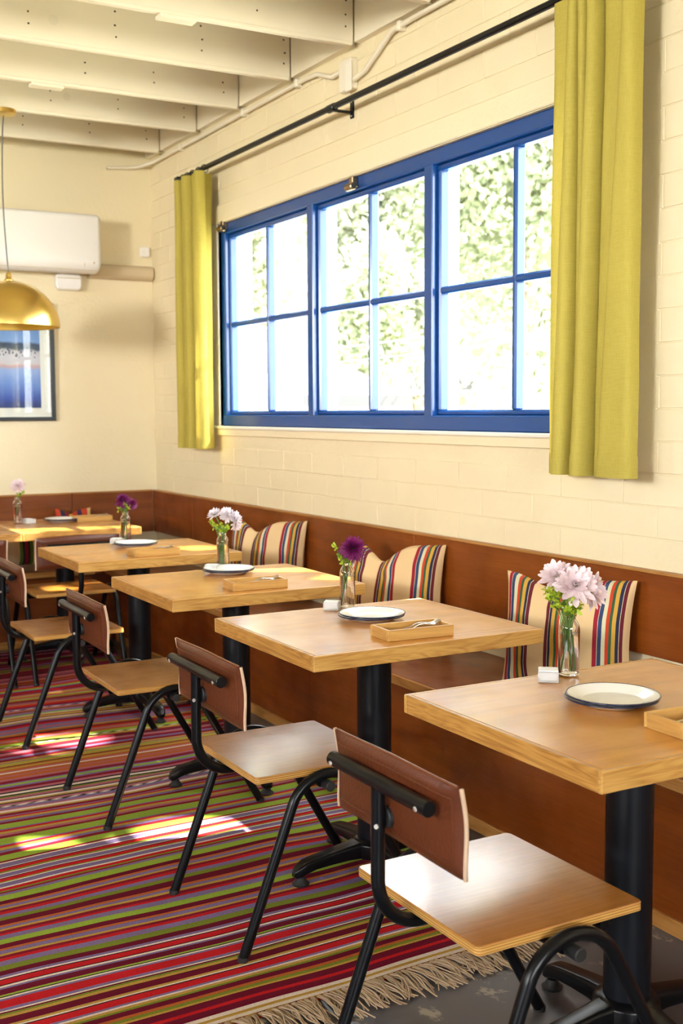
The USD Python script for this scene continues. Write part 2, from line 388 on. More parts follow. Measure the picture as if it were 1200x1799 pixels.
# ------------------------------------------------------------------ the room
WX, BY, ZC = 2.65, 7.20, 3.26                      # window wall, back wall, ceiling deck
WIN = (2.96, 6.13, 1.30, 2.43)                     # the window's opening: y, y, z, z
ground = thing('ground', 'pale sunlit ground outside the window', 'ground', (0, 0, -.16), kind='structure')
obj('soil', bx(-60, 70, -60, 70, -.30, -.16), 'ground_mat', ground, w=True)
floor = thing('floor', 'grey polished concrete floor with worn pale flecks', 'floor', (0, 0, 0), kind='structure')
obj('slab', bx(-4.6, 2.9, -4.5, 7.5, -.15, 0), 'concrete', floor)

wr = thing('wall_right', 'cream painted block wall around the blue window', 'wall', (WX, 0, 0), kind='structure')
y0, y1, z0, z1 = WIN
core = [bx(WX + .0032, 2.86, -4.5, y0, 0, ZC), bx(WX + .0032, 2.86, y1, 7.4, 0, ZC), bx(WX + .0032, 2.86, y0, y1, 0, z0), bx(WX + .0032, 2.86, y0, y1, z1, ZC)]
obj('masonry_core', cat(*core, bx(WX, WX + .0032, -4.5, 2.2, 0, ZC)), 'block_paint', wr, w=True)
pitch_y, pitch_z = .3105, .1024
row0 = .873 - 4 * pitch_z
lin = (2.80, 6.22, 2.432, 2.53)
for r in range(0, 26):
    zb = row0 + (r - 0) * pitch_z
    if zb + pitch_z > 3.06: break
    if zb < .45: continue
    off = 3.62 if r % 2 else 3.465
    for k in range(-5, 13):
        a, b = off + k * pitch_y, off + (k + 1) * pitch_y
        a, b = max(a, 2.2), min(b, BY)
        if b - a < .06: continue
        top, bot = zb + pitch_z, zb
        # cut round the window, its lintel and its sill board
        if bot < 2.53 and top > 1.245:
            if a > 2.70 and b < 6.24: continue
            if a < 6.24 < b: a = 6.24
            elif a < 2.86 < b: b = 2.86
            if b - a < .05: continue
        pr = rng.uniform(-.0004, .0007)
        obj('block', cbox(WX - pr, WX + .03, a + .0014, b - .0014, bot + .0014, top - .0014, .0022), 'block_paint', wr, w=True)
obj('lintel', cbox(WX - .012, WX + .06, *lin, .004), 'wall_paint', wr, w=True, label='smooth plastered lintel above the blue window')
obj('reveal', cbox(WX + .0, WX + .05, 2.70, 2.96, 1.24, 2.44, .003), 'block_paint', wr, w=True)
obj('reveal', cbox(WX - .006, WX + .06, 6.13, 6.215, 1.30, 2.432, .003), 'trim_white', wr, w=True, label='white board beside the window frame')

wb = thing('wall_back', 'smooth cream plastered end wall behind the air conditioner', 'wall', (0, BY, 0), kind='structure')
obj('plaster', bx(-4.6, WX + .005, BY, BY + .2, 0, ZC), 'wall_paint', wb, w=True)
wl = thing('wall_left', 'dark panelled wall with wide openings opposite the window', 'wall', (-4.5, 0, 0), kind='structure')
for a, b in ((5.5, 7.2), (2.6, 4.6), (-4.5, -1.8)):
    obj('pier', bx(-4.6, -4.4, a, b, 0, ZC), 'dark_panelling', wl, w=True)
obj('header', bx(-4.6, -4.4, -1.8, 5.5, 2.88, ZC), 'dark_panelling', wl, w=True)
obj('sill_wall', bx(-4.6, -4.4, -1.8, 5.5, 0, 1.80), 'dark_panelling', wl, w=True)
wf = thing('wall_front', 'dark panelled wall with a wide opening behind the camera', 'wall', (-1, -4.5, 0), kind='structure')
for a, b in ((-4.6, -2.7), (1.1, WX)):
    obj('pier', bx(a, b, -4.65, -4.45, 0, ZC), 'dark_panelling', wf, w=True)
obj('header', bx(-2.7, 1.1, -4.65, -4.45, 2.65, ZC), 'dark_panelling', wf, w=True)
obj('sill_wall', bx(-2.7, 1.1, -4.65, -4.45, 0, 1.1), 'dark_panelling', wf, w=True)

ceil = thing('ceiling', 'white painted board ceiling above the joists', 'ceiling', (0, 0, ZC), kind='structure')
obj('deck', bx(-4.6, 3.05, -4.5, 7.5, ZC, ZC + .15), 'beam_paint', ceil, w=True)
BEAMS = [6.93, 6.327, 5.745, 5.14, 4.528, 3.915, 3.305, 2.695, 2.085, 1.475, .865, .255, -.355, -.965, -1.575, -2.185, -2.795, -3.405]
BT, BZ = .05, 2.978
for i, y in enumerate(BEAMS):
    ynext = 7.2 if i == 0 else BEAMS[i - 1]
    if y > 3:
        obj('blocking', cbox(WX - .035, WX + .01, y + BT + .002, ynext - .002, BZ + .008, ZC - .002, .002), 'beam_paint', ceil, w=True, label='painted blocking board between two joists' if i == 0 else None)
obj('rim_board', bx(WX - .02, WX + .005, -4.5, 3.3, BZ, ZC), 'beam_paint', ceil, w=True)
BL = ['farthest white ceiling joist next to the end wall', 'second white ceiling joist from the end wall, holding the brass lamp', 'third white ceiling joist from the end wall', 'fourth white ceiling joist from the end wall', 'fifth white ceiling joist from the end wall, ending above the rod bracket', 'white ceiling joist at the top edge of the picture']
for i, y in enumerate(BEAMS):
    lab = BL[i] if i < 6 else 'white ceiling joist above and behind the camera'
    b = thing('ceiling_beam', lab, 'beam', (0, y, BZ), kind='structure')
    x1 = WX - .036
    pts = cbox(-4.4, x1, y, y + BT, BZ, ZC - .001, .004)
    obj('joist', pts, 'beam_paint', b, w=True)
    if i < 6:
        obj('strip', cbox(-1.5, x1 - .01, y - .004, y + BT * .5, BZ - .006, BZ + .010, .002), 'beam_paint', b, w=True, label='thin batten along the lower edge')
        ds = []
        for k in range(9):
            x = x1 - .06 - k * .40 + rng.uniform(-.03, .03)
            for zz in (.07, .12, .18):
                ds.append(cyl((x + rng.uniform(-.008, .008), y - .0015, BZ + zz), (x, y + .003, BZ + zz), .0042, 8))
        obj('nail_hole', cat(*ds), 'nail_dark', b, w=True, kind='stuff', label='dark nail holes in threes')
        if i in (1, 2, 4):
            obj('patch', cbox(1.32 + .1 * i, 1.48 + .1 * i, y - .006, y + BT + .006, BZ - .02, BZ - .004, .003), 'beam_paint', b, w=True, label='short painted scrap nailed beneath')
        if i in (1, 3, 4):
            kx = x1 - .55 - .2 * i
            obj('knot', cyl((kx, y - .0012, BZ + .10), (kx, y + .004, BZ + .10), .022, 16), 'conduit_paint', b, w=True, label='round knot showing through the paint')

# ------------------------------------------------------------------ the window
win = thing('window_1', 'blue painted window of three sashes with four panes each', 'window', (WX, 4.55, 1.30), kind='structure')
fx0, fx1 = WX + .018, WX + .090
S = [(6.13, 5.055), (5.055, 4.02), (4.02, 2.96)]


def wpart(name, m, mt='blue_paint', **k):
    return obj(name, m, mt, win, w=True, **k)


wpart('frame_head', cbox(fx0, fx1, 2.96, 6.13, 2.372, 2.43, .004))
wpart('frame_sill', cbox(fx0 - .004, fx1, 2.96, 6.13, 1.30, 1.362, .004))
wpart('frame_jamb', cbox(fx0, fx1, 6.075, 6.13, 1.355, 2.378, .004)); wpart('frame_jamb', cbox(fx0, fx1, 2.96, 3.0, 1.355, 2.378, .004))
for ym in (5.055, 4.02):
    wpart('mullion', cbox(fx0 - .002, fx1, ym - .03, ym + .03, 1.355, 2.378, .004))
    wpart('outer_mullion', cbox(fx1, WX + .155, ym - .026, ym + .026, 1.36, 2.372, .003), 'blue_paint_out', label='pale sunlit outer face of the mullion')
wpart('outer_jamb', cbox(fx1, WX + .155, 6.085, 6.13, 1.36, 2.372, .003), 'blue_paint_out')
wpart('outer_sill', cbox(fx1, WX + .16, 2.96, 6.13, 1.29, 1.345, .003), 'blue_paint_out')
gx = WX + .070
for (ya, yb), in zip(S):
    a, b = max(yb, 2.99) + .03, ya - .03 - (.02 if ya > 6.1 else 0)
    zlo, zhi, mid, cen = 1.362, 2.372, 1.868, (ya + yb) / 2 - .008
    xa, xb = WX + .040, WX + .086
    for nm, args in (('sash_rail', (a, b, zlo, zlo + .022)), ('sash_rail', (a, b, zhi - .026, zhi)), ('sash_stile', (a, a + .024, zlo + .018, zhi - .02)), ('sash_stile', (b - .024, b, zlo + .018, zhi - .02))):
        wpart(nm, cbox(xa, xb, *args, .007))
    wpart('muntin', cbox(xa, xb, cen - .0125, cen + .0125, zlo + .02, zhi - .022, .007))
    wpart('muntin', cbox(xa + .001, xb - .001, a + .02, b - .02, mid - .014, mid + .014, .007))
    for p, q in ((a + .02, cen - .01), (cen + .01, b - .02)):
        for u, v in ((zlo + .018, mid - .01), (mid + .01, zhi - .02)):
            wpart('pane', bx(gx, gx + .003, p, q, u, v), 'pane_glass')
# two small metal latches on the head of the frame
for ly, lz in ((6.045, 2.405), (4.60, 2.392)):
    L = wpart('latch', cat(cbox(fx0 - .03, fx0, ly - .012, ly + .02, lz - .01, lz + .035, .003), cyl((fx0 - .032, ly - .028, lz - .010), (fx0 - .032, ly + .035, lz - .010), .017, 18, .003)), 'bronze', label='small metal latch barrel on the frame head')
    obj('barrel_end', cyl((fx0 - .032, ly - .030, lz - .010), (fx0 - .032, ly - .026, lz - .010), .0125, 16), 'black_rubber', L, w=True)
t1 = thing('trim_1', 'cream sill board below the blue window', 'window sill', (WX, 4.5, 1.24), kind='structure')
obj('lip', cbox(WX - .026, WX + .02, 2.86, 6.225, 1.283, 1.300, .004), 'trim_white', t1, w=True)
obj('apron', cbox(WX - .014, WX + .01, 2.86, 6.215, 1.246, 1.284, .003), 'wall_paint', t1, w=True)

# ------------------------------------------------------------------ conduit, brackets, rod, curtains
cd = thing('conduit', 'cream painted conduit running along the top of the window wall', 'pipe', (WX, 5., 2.9))
CX = WX - .02
path = fillet([(2.36, BY - .015, 2.905), (2.56, BY - .02, 2.925), (CX, BY - .16, 2.945), (CX, 5.02, 2.952), (CX, 4.90, 2.945), (CX, 4.75, 2.895), (CX, 4.66, 2.90)], [.05, .05, .06, .05, .04])
obj('pipe', tube(path, .011, 10), 'conduit_paint', cd, True, w=True)
path = fillet([(CX, 4.56, 2.835), (CX, 4.46, 2.85), (CX, 4.24, 2.955), (CX, 4.08, 2.962), (CX, 2.2, 2.965)], [.05, .10, .06])
obj('pipe', tube(path, .011, 10), 'conduit_paint', cd, True, w=True)
for y, z in ((4.17, 2.958), (6.62, 2.948), (5.72, 2.95), (5.1, 2.952), (3.3, 2.963)):
    obj('pipe_clip', cbox(CX - .015, WX + .002, y - .012, y + .012, z - .02, z + .02, .004), 'conduit_paint', cd, w=True)
jb = thing('junction_box', 'cream junction box on the wall above the rod bracket', 'junction box', (WX, 4.61, 2.8))
obj('box_body', cbox(WX - .036, WX + .002, 4.555, 4.665, 2.80, 2.935, .004), 'conduit_paint', jb, w=True)
obj('box_cover', cbox(WX - .040, WX - .034, 4.548, 4.60, 2.79, 2.915, .002), 'trim_white', jb, w=True)

RX, RZ = 2.550, 2.718
rod = thing('curtain_rod', 'long black curtain rod across the window wall', 'curtain rod', (RX, 4.4, RZ))
obj('rod', cyl((RX, 2.2, RZ), (RX, 6.44, RZ + .004), .0135, 16), 'black_steel', rod, True, w=True)
obj('collar', cyl((RX, 4.585, RZ), (RX, 4.645, RZ), .018, 16, .002), 'black_steel', rod, True, w=True)
for yb in (4.60, 6.47):
    B = obj('bracket', cat(cbox(WX - .008, WX + .001, yb - .014, yb + .014, RZ - .036, RZ + .05, .002), cyl((WX - .006, yb, RZ - .012), (RX, yb, RZ - .012), .007, 10), cyl((RX, yb - .016, RZ), (RX, yb + .016, RZ), .0175, 14, .002)), 'black_steel', rod, w=True)
    for zz in (-.026, .036):
        obj('screw', cyl((WX - .0095, yb, RZ + zz), (WX - .006, yb, RZ + zz), .0045, 10), 'screw', B, w=True)
obj('rod_end', cat(cbox(RX - .015, RX + .015, 6.44, 6.495, RZ - .03, RZ + .022, .003)), 'black_steel', rod, w=True)


def curtain(name, label, ya, yb, ztop, zbot, xc, nf, amp, seed, folds=None):
    """A gathered curtain from ya (near) to yb (far); nf folds."""
    r = np.random.default_rng(seed)
    th = thing(name, label, 'curtain', (xc, (ya + yb) / 2, zbot))
    nz = 46
    zs = np.linspace(ztop, zbot, nz)
    if folds is None:
        wts = r.uniform(.7, 1.3, (2, nf)); e = np.cumsum(np.pad(wts, ((0, 0), (1, 0))), 1); e = ya + (yb - ya) * e / e[:, -1:]
        folds = [[(e[m_, k_], e[m_, k_ + 1], xc - .012 + .022 * (k_ % 2), amp * r.uniform(.8, 1.15), 2.2) for k_ in range(nf)] for m_ in (0, 1)]
    edges = np.array([f_[0] for f_ in folds[0]] + [folds[0][-1][1]])
    edges = (edges - ya) / (yb - ya)

    def section(fl):
        q = []
        for (a_, b_, x_, d_, p_) in fl:
            t_ = np.sin(np.linspace(-1, 1, 17) * np.pi / 2)
            q.append(np.stack([x_ - d_ * (1 - np.abs(t_) ** p_) ** (1 / p_) + .012 * np.abs(t_) ** 12, (a_ + b_) / 2 + (b_ - a_) / 2 * t_ * (1 - .06 * np.abs(t_) ** 8)], 1))
            q.append(np.array([[xc + .062, b_ - .001], [xc + .062, b_ + .001]]))
        return np.vstack(q[:-1])
    pt, pb = section(folds[0]), section(folds[1])
    kk = np.linspace(0, 6, len(pt))
    P = np.zeros((nz, len(pt), 3))
    for i, z in enumerate(zs):
        h = (ztop - z) / (ztop - zbot)
        q = pt * (1 - h) + pb * h
        w2 = meshkit.noise(np.stack([kk * .8, np.full(len(kk), h * 3.2), np.full(len(kk), 2.)], -1), seed) - .5
        w3 = meshkit.noise(np.stack([kk * 5, np.full(len(kk), h * 6), np.full(len(kk), 5.)], -1), seed + 1) - .5
        P[i] = np.stack([q[:, 0] + .014 * w2 + .004 * w3, q[:, 1] + .016 * w2 * (h * (1 - h) * 4), np.full(len(kk), z)], 1)
    front = P.copy()
    k = int(nz * .955)
    obj('cloth', cat(grid(front[:k + 1])), 'curtain_cloth', th, True, w=True)
    hem = front[k:].copy(); hem[:, :, 0] -= .0018
    obj('hem', grid(np.concatenate([hem, hem[::-1] + np.array([.0045, 0, 0])])), 'curtain_cloth', th, 40, w=True)
    head = P[:3].copy(); head[:, :, 0] -= .0015
    obj('heading_tape', grid(head), 'curtain_cloth', th, True, w=True)
    for q in range(nf):
        y = ya + (yb - ya) * (edges[q] + edges[q + 1]) / 2
        a = np.linspace(0, 2 * np.pi, 19)
        ring = np.stack([RX + .021 * np.cos(a), np.full(19, y), RZ + .021 * np.sin(a)], 1)
        obj('ring', tube(ring, .0025, 6, False), 'black_steel', th, True, w=True)
    return th


FB = [(2.660, 2.826, 2.528, .030, 5.), (2.830, 2.866, 2.550, .018, 2.2), (2.868, 2.932, 2.530, .048, 2.4), (2.934, 2.958, 2.552, .018, 2.2), (2.960, 3.028, 2.530, .050, 2.4), (3.032, 3.085, 2.545, .022, 2.2)]
FT = [(2.658, 2.705, 2.520, .044, 2.4), (2.712, 2.815, 2.535, .026, 3.), (2.818, 2.866, 2.530, .046, 2.2), (2.869, 2.916, 2.530, .046, 2.2), (2.919, 2.966, 2.530, .046, 2.2), (2.969, 3.055, 2.530, .026, 2.6)]
curtain('curtain', 'mustard green curtain gathered at the near end of the rod', 2.66, 3.07, 2.69, 1.170, 2.515, 6, .036, 5, folds=(FT, FB))
curtain('curtain', 'mustard green curtain gathered at the far end of the rod', 6.035, 6.415, 2.70, 1.172, 2.54, 5, .042, 11)

# ------------------------------------------------------------------ the benches
SZ, SX = .45, 2.138
bn = thing('bench', 'long built-in wooden bench along the window wall', 'bench', (2.4, 4.5, 0))
YJ = [(-.5, 1.6), (1.6, 4.05), (4.05, 6.50), (6.50, 7.17)]
for a, b in YJ:
    obj('back_board', cbox(2.618, 2.648, a + .001, b - .001, .606, .868, .0015), 'bench_wood', bn, w=True)
    obj('top_edge', cbox(2.616, 2.649, a + .001, b - .001, .868, .877, .002), 'bench_edge', bn, w=True)
for a, b in ((-.5, 1.75), (1.75, 4.19), (4.19, 6.72)):
    obj('front_panel', cbox(2.205, 2.222, a + .001, b - .001, .045, .415, .0015), 'bench_wood', bn, w=True)
    obj('seat_board', cbox(SX + .012, 2.646, a + .001, b - .001, SZ - .034, SZ, .002), 'bench_wood', bn, w=True)
    obj('seat_nosing', cbox(SX, SX + .012, a + .001, b - .001, SZ - .034, SZ, .003), 'bench_edge', bn, w=True)
obj('toe_strip', cbox(2.196, 2.224, -.5, 6.72, .0, .045, .003), 'bench_edge', bn, w=True)
obj('carcass', bx(2.224, 2.64, -.5, 6.72, 0, .414), 'bench_wood', bn, w=True)
bb = thing('bench', 'built-in wooden bench along the end wall', 'bench', (0, 6.95, 0))
YS = 6.72
for a, b in ((-2.8, -.36), (-.36, 2.08), (2.08, 2.615)):
    obj('back_board', cbox(a + .001, b - .001, 7.165, 7.198, .606, .868, .0015), 'bench_wood_x', bb, w=True)
    obj('top_edge', cbox(a + .001, b - .001, 7.163, 7.199, .868, .877, .002), 'bench_edge_x', bb, w=True)
for a, b in ((-2.8, -.36), (-.36, 2.08)):
    obj('front_panel', cbox(a + .001, b - .001, YS + .065, YS + .082, .045, .415, .0015), 'bench_wood_x', bb, w=True)
    obj('seat_nosing', cbox(a + .001, b - .001, YS, YS + .012, SZ - .034, SZ, .003), 'bench_edge_x', bb, w=True)
for a, b in ((-2.8, -.36), (-.36, 2.08), (2.08, 2.646)):
    obj('seat_board', cbox(a + .001, b - .001, YS + .012, 7.196, SZ - .034, SZ, .002), 'bench_wood_x', bb, w=True)
obj('toe_strip', cbox(-2.8, 2.19, YS + .055, YS + .084, 0, .045, .003), 'bench_edge_x', bb, w=True)
obj('carcass', bx(-2.8, 2.64, YS + .084, 7.19, 0, .414), 'bench_wood_x', bb, w=True)

# ------------------------------------------------------------------ the rug
RUGX0, RUGX1, RUGY0, RUGY1 = -1.7, 2.075, 2.30, 6.69
rug = thing('rug', 'striped flat-woven wool rug in red, olive, lilac and gold', 'rug', (.2, 4.5, 0))
BUR, RD, OLI, LIM, LAV, GLD_, WHT, ORG, PNK, BLK, DRD = (.12, .002, .016), (.46, .008, .012), (.16, .19, .018), (.25, .35, .035), (.18, .125, .25), (.42, .25, .045), (.66, .54, .44), (.40, .095, .02), (.38, .11, .14), (.015, .01, .012), (.20, .006, .018)
PAL_NEAR = [(BUR, 6), (RD, 4), (OLI, 4), (LAV, 3), (GLD_, 2), (WHT, 1.6), (DRD, 4), (LIM, 1), (ORG, 1.5)]
PAL_MID = [(BUR, 3), (RD, 4), (LIM, 3.5), (OLI, 3), (LAV, 4), (ORG, 2.5), (GLD_, 2), (WHT, 1.5), (DRD, 3)]
PAL_FAR = [(PNK, 4), (RD, 2), (ORG, 3), (BLK, 2.5), (WHT, 1.8), (LAV, 2.5), (GLD_, 2), (LIM, 1.2), (DRD, 4)]
PAL_END = [(DRD, 4), (BUR, 4), (LAV, 1.5), (BLK, 1.5), (PNK, 2), (OLI, 1)]
rr = np.random.default_rng(21)
mm = lambda *q: [(w_ / 1000., c_) for w_, c_ in q]
seq = mm((8, RD), (18, 'dash'), (14, WHT), (11, GLD_), (15, WHT), (26, BUR), (13, RD), (26, BUR), (8, GLD_), (12, OLI), (11, ORG), (20, BUR), (8, OLI), (10, GLD_), (7, WHT), (8, LAV), (25, RD), (3, BLK), (7, WHT), (9, GLD_), (28, BUR), (12, GLD_), (8, OLI), (6, BUR), (6, WHT), (12, LAV), (34, RD), (8, LAV), (7, WHT), (3, BLK), (9, LIM), (26, BUR), (8, LAV), (9, WHT), (3, BLK), (25, RD), (3, BLK), (9, WHT), (12, LAV), (24, BUR))
j = lambda v_: v_ * rr.uniform(.8, 1.25)
for k in range(3):
    seq += mm((j(24), LIM if k % 2 else OLI), (j(24), LAV), (j(13), RD), (j(17), DRD), (j(10), GLD_), (j(16), LAV), (j(11), ORG), (j(30), BUR))
seq += mm((36, LIM), (15, LAV), (9, DRD), (9, OLI), (18, RD), (9, WHT), (26, LAV), (5, WHT), (8, OLI), (20, RD), (3, BLK), (6, WHT), (26, LAV), (6, WHT), (12, OLI), (20, RD), (3, BLK), (6, WHT), (30, LAV), (8, WHT), (12, DRD))
for k in range(3):
    seq += mm((j(48), LIM), (j(22), DRD), (j(17), PNK if k % 2 else LAV), (j(19), GLD_), (j(15), RD), (j(10), LAV))
seq += mm((22, DRD), (14, GLD_), (18, WHT), (14, PNK), (20, LAV), (16, 'twist'), (18, PNK), (9, BLK), (14, GLD_), (16, WHT), (8, BLK), (20, PNK), (12, OLI), (12, BLK), (20, WHT), (14, BLK), (22, PNK))
y = RUGY0 + sum(s_[0] for s_ in seq)
last = None
while y < RUGY1:
    pal = PAL_FAR if y < 5.9 else PAL_END
    p = np.array([q[1] for q in pal]); k = rr.choice(len(pal), p=p / p.sum())
    if k == last: continue
    last = k; c = pal[k][0]
    w_ = rr.uniform(.012, .030) * (.55 if c in (WHT, BLK) else 1.15 if c in (BUR, OLI, LIM, DRD) else 1.)
    if abs(y - 4.75) < .01 or abs(y - 5.3) < .01: c, w_ = 'twist', .014
    seq.append((w_, c)); y += w_
ncol = 150
xs = np.linspace(RUGX0, RUGX1, ncol)


def rug_wave(x, y):
    n = meshkit.noise(np.stack([x * 1.6, y * 1.5, np.zeros_like(x)], -1), 3) - .5
    n2 = meshkit.noise(np.stack([x * 4.5, y * 5., np.zeros_like(x) + 7], -1), 5) - .5
    return .07 * n * np.clip((y - RUGY0) * 2, 0, 1) + .020 * n2 + .018 * (x - .5)


V, Fc, C = [], [], []
y, nv = RUGY0, 0
for w_, c in seq:
    for t, dz in ((0, 0), (.5, .0022), (1, 0)):
        yy = np.full(ncol, y + w_ * t)
        hz = .0012 + dz * .6 + .0028 * meshkit.noise(np.stack([xs * 2.2, yy * 2.0, np.zeros(ncol)], -1), 9)
        V.append(np.stack([xs, yy + rug_wave(xs, yy), hz], 1))
        if c in ('dash', 'twist'):
            per = .028 if c == 'dash' else .022
            on = (np.floor(xs / per + t * .7) % 2)[:, None]
            col = on * np.array(BUR if c == 'dash' else WHT) + (1 - on) * np.array(GLD_ if c == 'dash' else BLK)
        else:
            col = np.tile(np.array(c) * rr.uniform(.97, 1.03), (ncol, 1))
        C.append(col)
    for t in range(2):
        for j in range(ncol - 1):
            p = nv + t * ncol + j; Fc += [(p, p + 1, p + 1 + ncol), (p, p + 1 + ncol, p + ncol)]
    nv += 3 * ncol; y += w_
rm = obj('woven_body', trimesh.Trimesh(np.vstack(V) - np.array([.2, 4.5, 0]), Fc, process=False), 'rug_wool', rug, True)
UsdGeom.PrimvarsAPI(rm).CreatePrimvar('wool', Sdf.ValueTypeNames.Color3fArray, 'vertex').Set(Vt.Vec3fArray.FromNumpy(np.vstack(C).astype(np.float32)))
obj('backing', bx(RUGX0 + .01, RUGX1 - .01, RUGY0 + .03, RUGY1 - .03, .0002, .001), 'fringe_wool', rug, w=True)
pts, cnt = [], []
for x in np.arange(RUGX0 + .01, RUGX1, .017):
    ye = RUGY0 + float(rug_wave(np.array([x]), np.array([RUGY0]))[0])
    sw, L = rr.normal(.012, .022), rr.uniform(.10, .15)
    for k in range(7):
        d = rr.normal(0, .012); l2 = L * rr.uniform(.75, 1.05); h = rr.uniform(.002, .010)
        for t in np.linspace(0, 1, 7):
            pts.append((x + (k - 3) * .0016 + (sw + d) * t ** 1.4 + .004 * math.sin(t * 9 + k + x * 50) * t - .2, ye + .012 - l2 * t - 4.5, .006 + h * 2 * math.sin(min(t * 3.4, 3.1)) * .6 + .001 * (k % 3)))
        cnt.append(7)
fr = UsdGeom.BasisCurves.Define(stage, str(rug.GetPath()) + '/fringe')
fr.CreateTypeAttr('linear'); fr.CreateCurveVertexCountsAttr(cnt); fr.CreatePointsAttr(Vt.Vec3fArray.FromNumpy(np.array(pts, np.float32)))
fr.CreateWidthsAttr([.0034]); fr.SetWidthsInterpolation('constant')
UsdShade.MaterialBindingAPI.Apply(fr.GetPrim()).Bind(M['fringe_wool']); tag(fr.GetPrim(), 'beige knotted wool fringe', kind='stuff')

# ------------------------------------------------------------------ tables
TL = ['wooden pedestal table nearest the camera, cut by the right edge', 'second wooden pedestal table from the camera, with purple flower', 'third wooden pedestal table from the camera, with white flowers', 'fourth wooden pedestal table from the camera, with small purple flower',
      'wooden pedestal table by the end wall, holding a tray and plate', 'wooden pedestal table by the end wall, cut by the left edge']
TPOS = [((1.745, 1.836), 0), ((1.750, 2.925), 0), ((1.762, 3.957), 0), ((1.773, 5.072), 0), ((1.818, 6.44), math.pi / 2), ((1.166, 6.44), math.pi / 2)]


def make_table(label, loc, rz):
    t = thing('pedestal_table', label, 'table', (*loc, 0), rz, 'pedestal tables')
    a, b, z0, z1, e = .375, .325, .708, .75, .012
    obj('tabletop', cbox(-a + e, a - e, -b + e, b - e, z0, z1, .0012), 'table_top', t)
    for s in (-1, 1):
        obj('edge_band', cbox(-a, a, min(s * b, s * (b - e)), max(s * b, s * (b - e)), z0, z1, .0018), 'table_edge_x', t)
    for s in (-1, 1):
        obj('edge_band', cbox(min(s * a, s * (a - e)), max(s * a, s * (a - e)), -b + e, b - e, z0, z1, .0018), 'table_edge_y', t)
    obj('column', cyl((0, 0, .07), (0, 0, .700), .0515, 40), 'black_column', t, 30)
    obj('mount_plate', cbox(-.16, .16, -.16, .16, .699, .708, .002), 'black_column', t)
    obj('hub', lathe([(0, .05), (.07, .05), (.074, .058), (.074, .088), (.068, .097), (.053, .103), (0, .103)], 36), 'black_steel', t, 40)
    secs = [(.03, .040, .046, .101), (.06, .034, .047, .099), (.10, .0275, .048, .093), (.16, .0255, .046, .084), (.21, .0245, .042, .076), (.24, .0235, .034, .070), (.258, .021, .026, .060), (.270, .016, .024, .050), (.276, .009, .028, .041)]
    an_ = np.linspace(0, 2 * np.pi, 21); cs, sn = np.cos(an_), np.sin(an_)
    ex = lambda c_: np.sign(c_) * np.abs(c_) ** .45
    Parm = np.array([np.stack([np.full(21, x), wd * ex(cs), (lo + hi) / 2 + (hi - lo) / 2 * ex(sn)], 1) for x, wd, lo, hi in secs])
    for k in range(4):
        m = cat(grid(Parm), grid(np.stack([Parm[-1], np.tile(Parm[-1].mean(0), (21, 1))])))
        m = rot(m, (0, 0, 1), 90 * k)
        arm = obj('base_arm', m, 'black_steel', t, 50)
        c = (.252 * math.cos(k * math.pi / 2), .252 * math.sin(k * math.pi / 2))
        obj('glide_foot', lathe([(0, .0005), (.024, .0005), (.026, .006), (.018, .012), (.012, .024), (0, .024)], 18, (*c, 0)), 'black_rubber', arm, 40)
    return t


tab0 = make_table(TL[0], *TPOS[0])
for l, (p, r) in list(zip(TL, TPOS))[1:]:
    dup(tab0, (*p, .003), r, l)

# ------------------------------------------------------------------ chairs
CL = ['brown leather-backed school chair nearest the camera', 'brown leather-backed school chair second from the camera', 'brown leather-backed school chair third from the camera', 'brown leather-backed school chair fourth from the camera, at the left edge',
      'school chair facing the end wall behind the fourth table', 'school chair facing the end wall, cut by the left edge']
CP = [((1.150, 1.785), 0), ((1.210, 2.815), 0), ((1.205, 3.885), 0), ((1.203, 4.955), 0), ((1.712, 5.845), math.pi / 2), ((1.13, 5.845), math.pi / 2)]


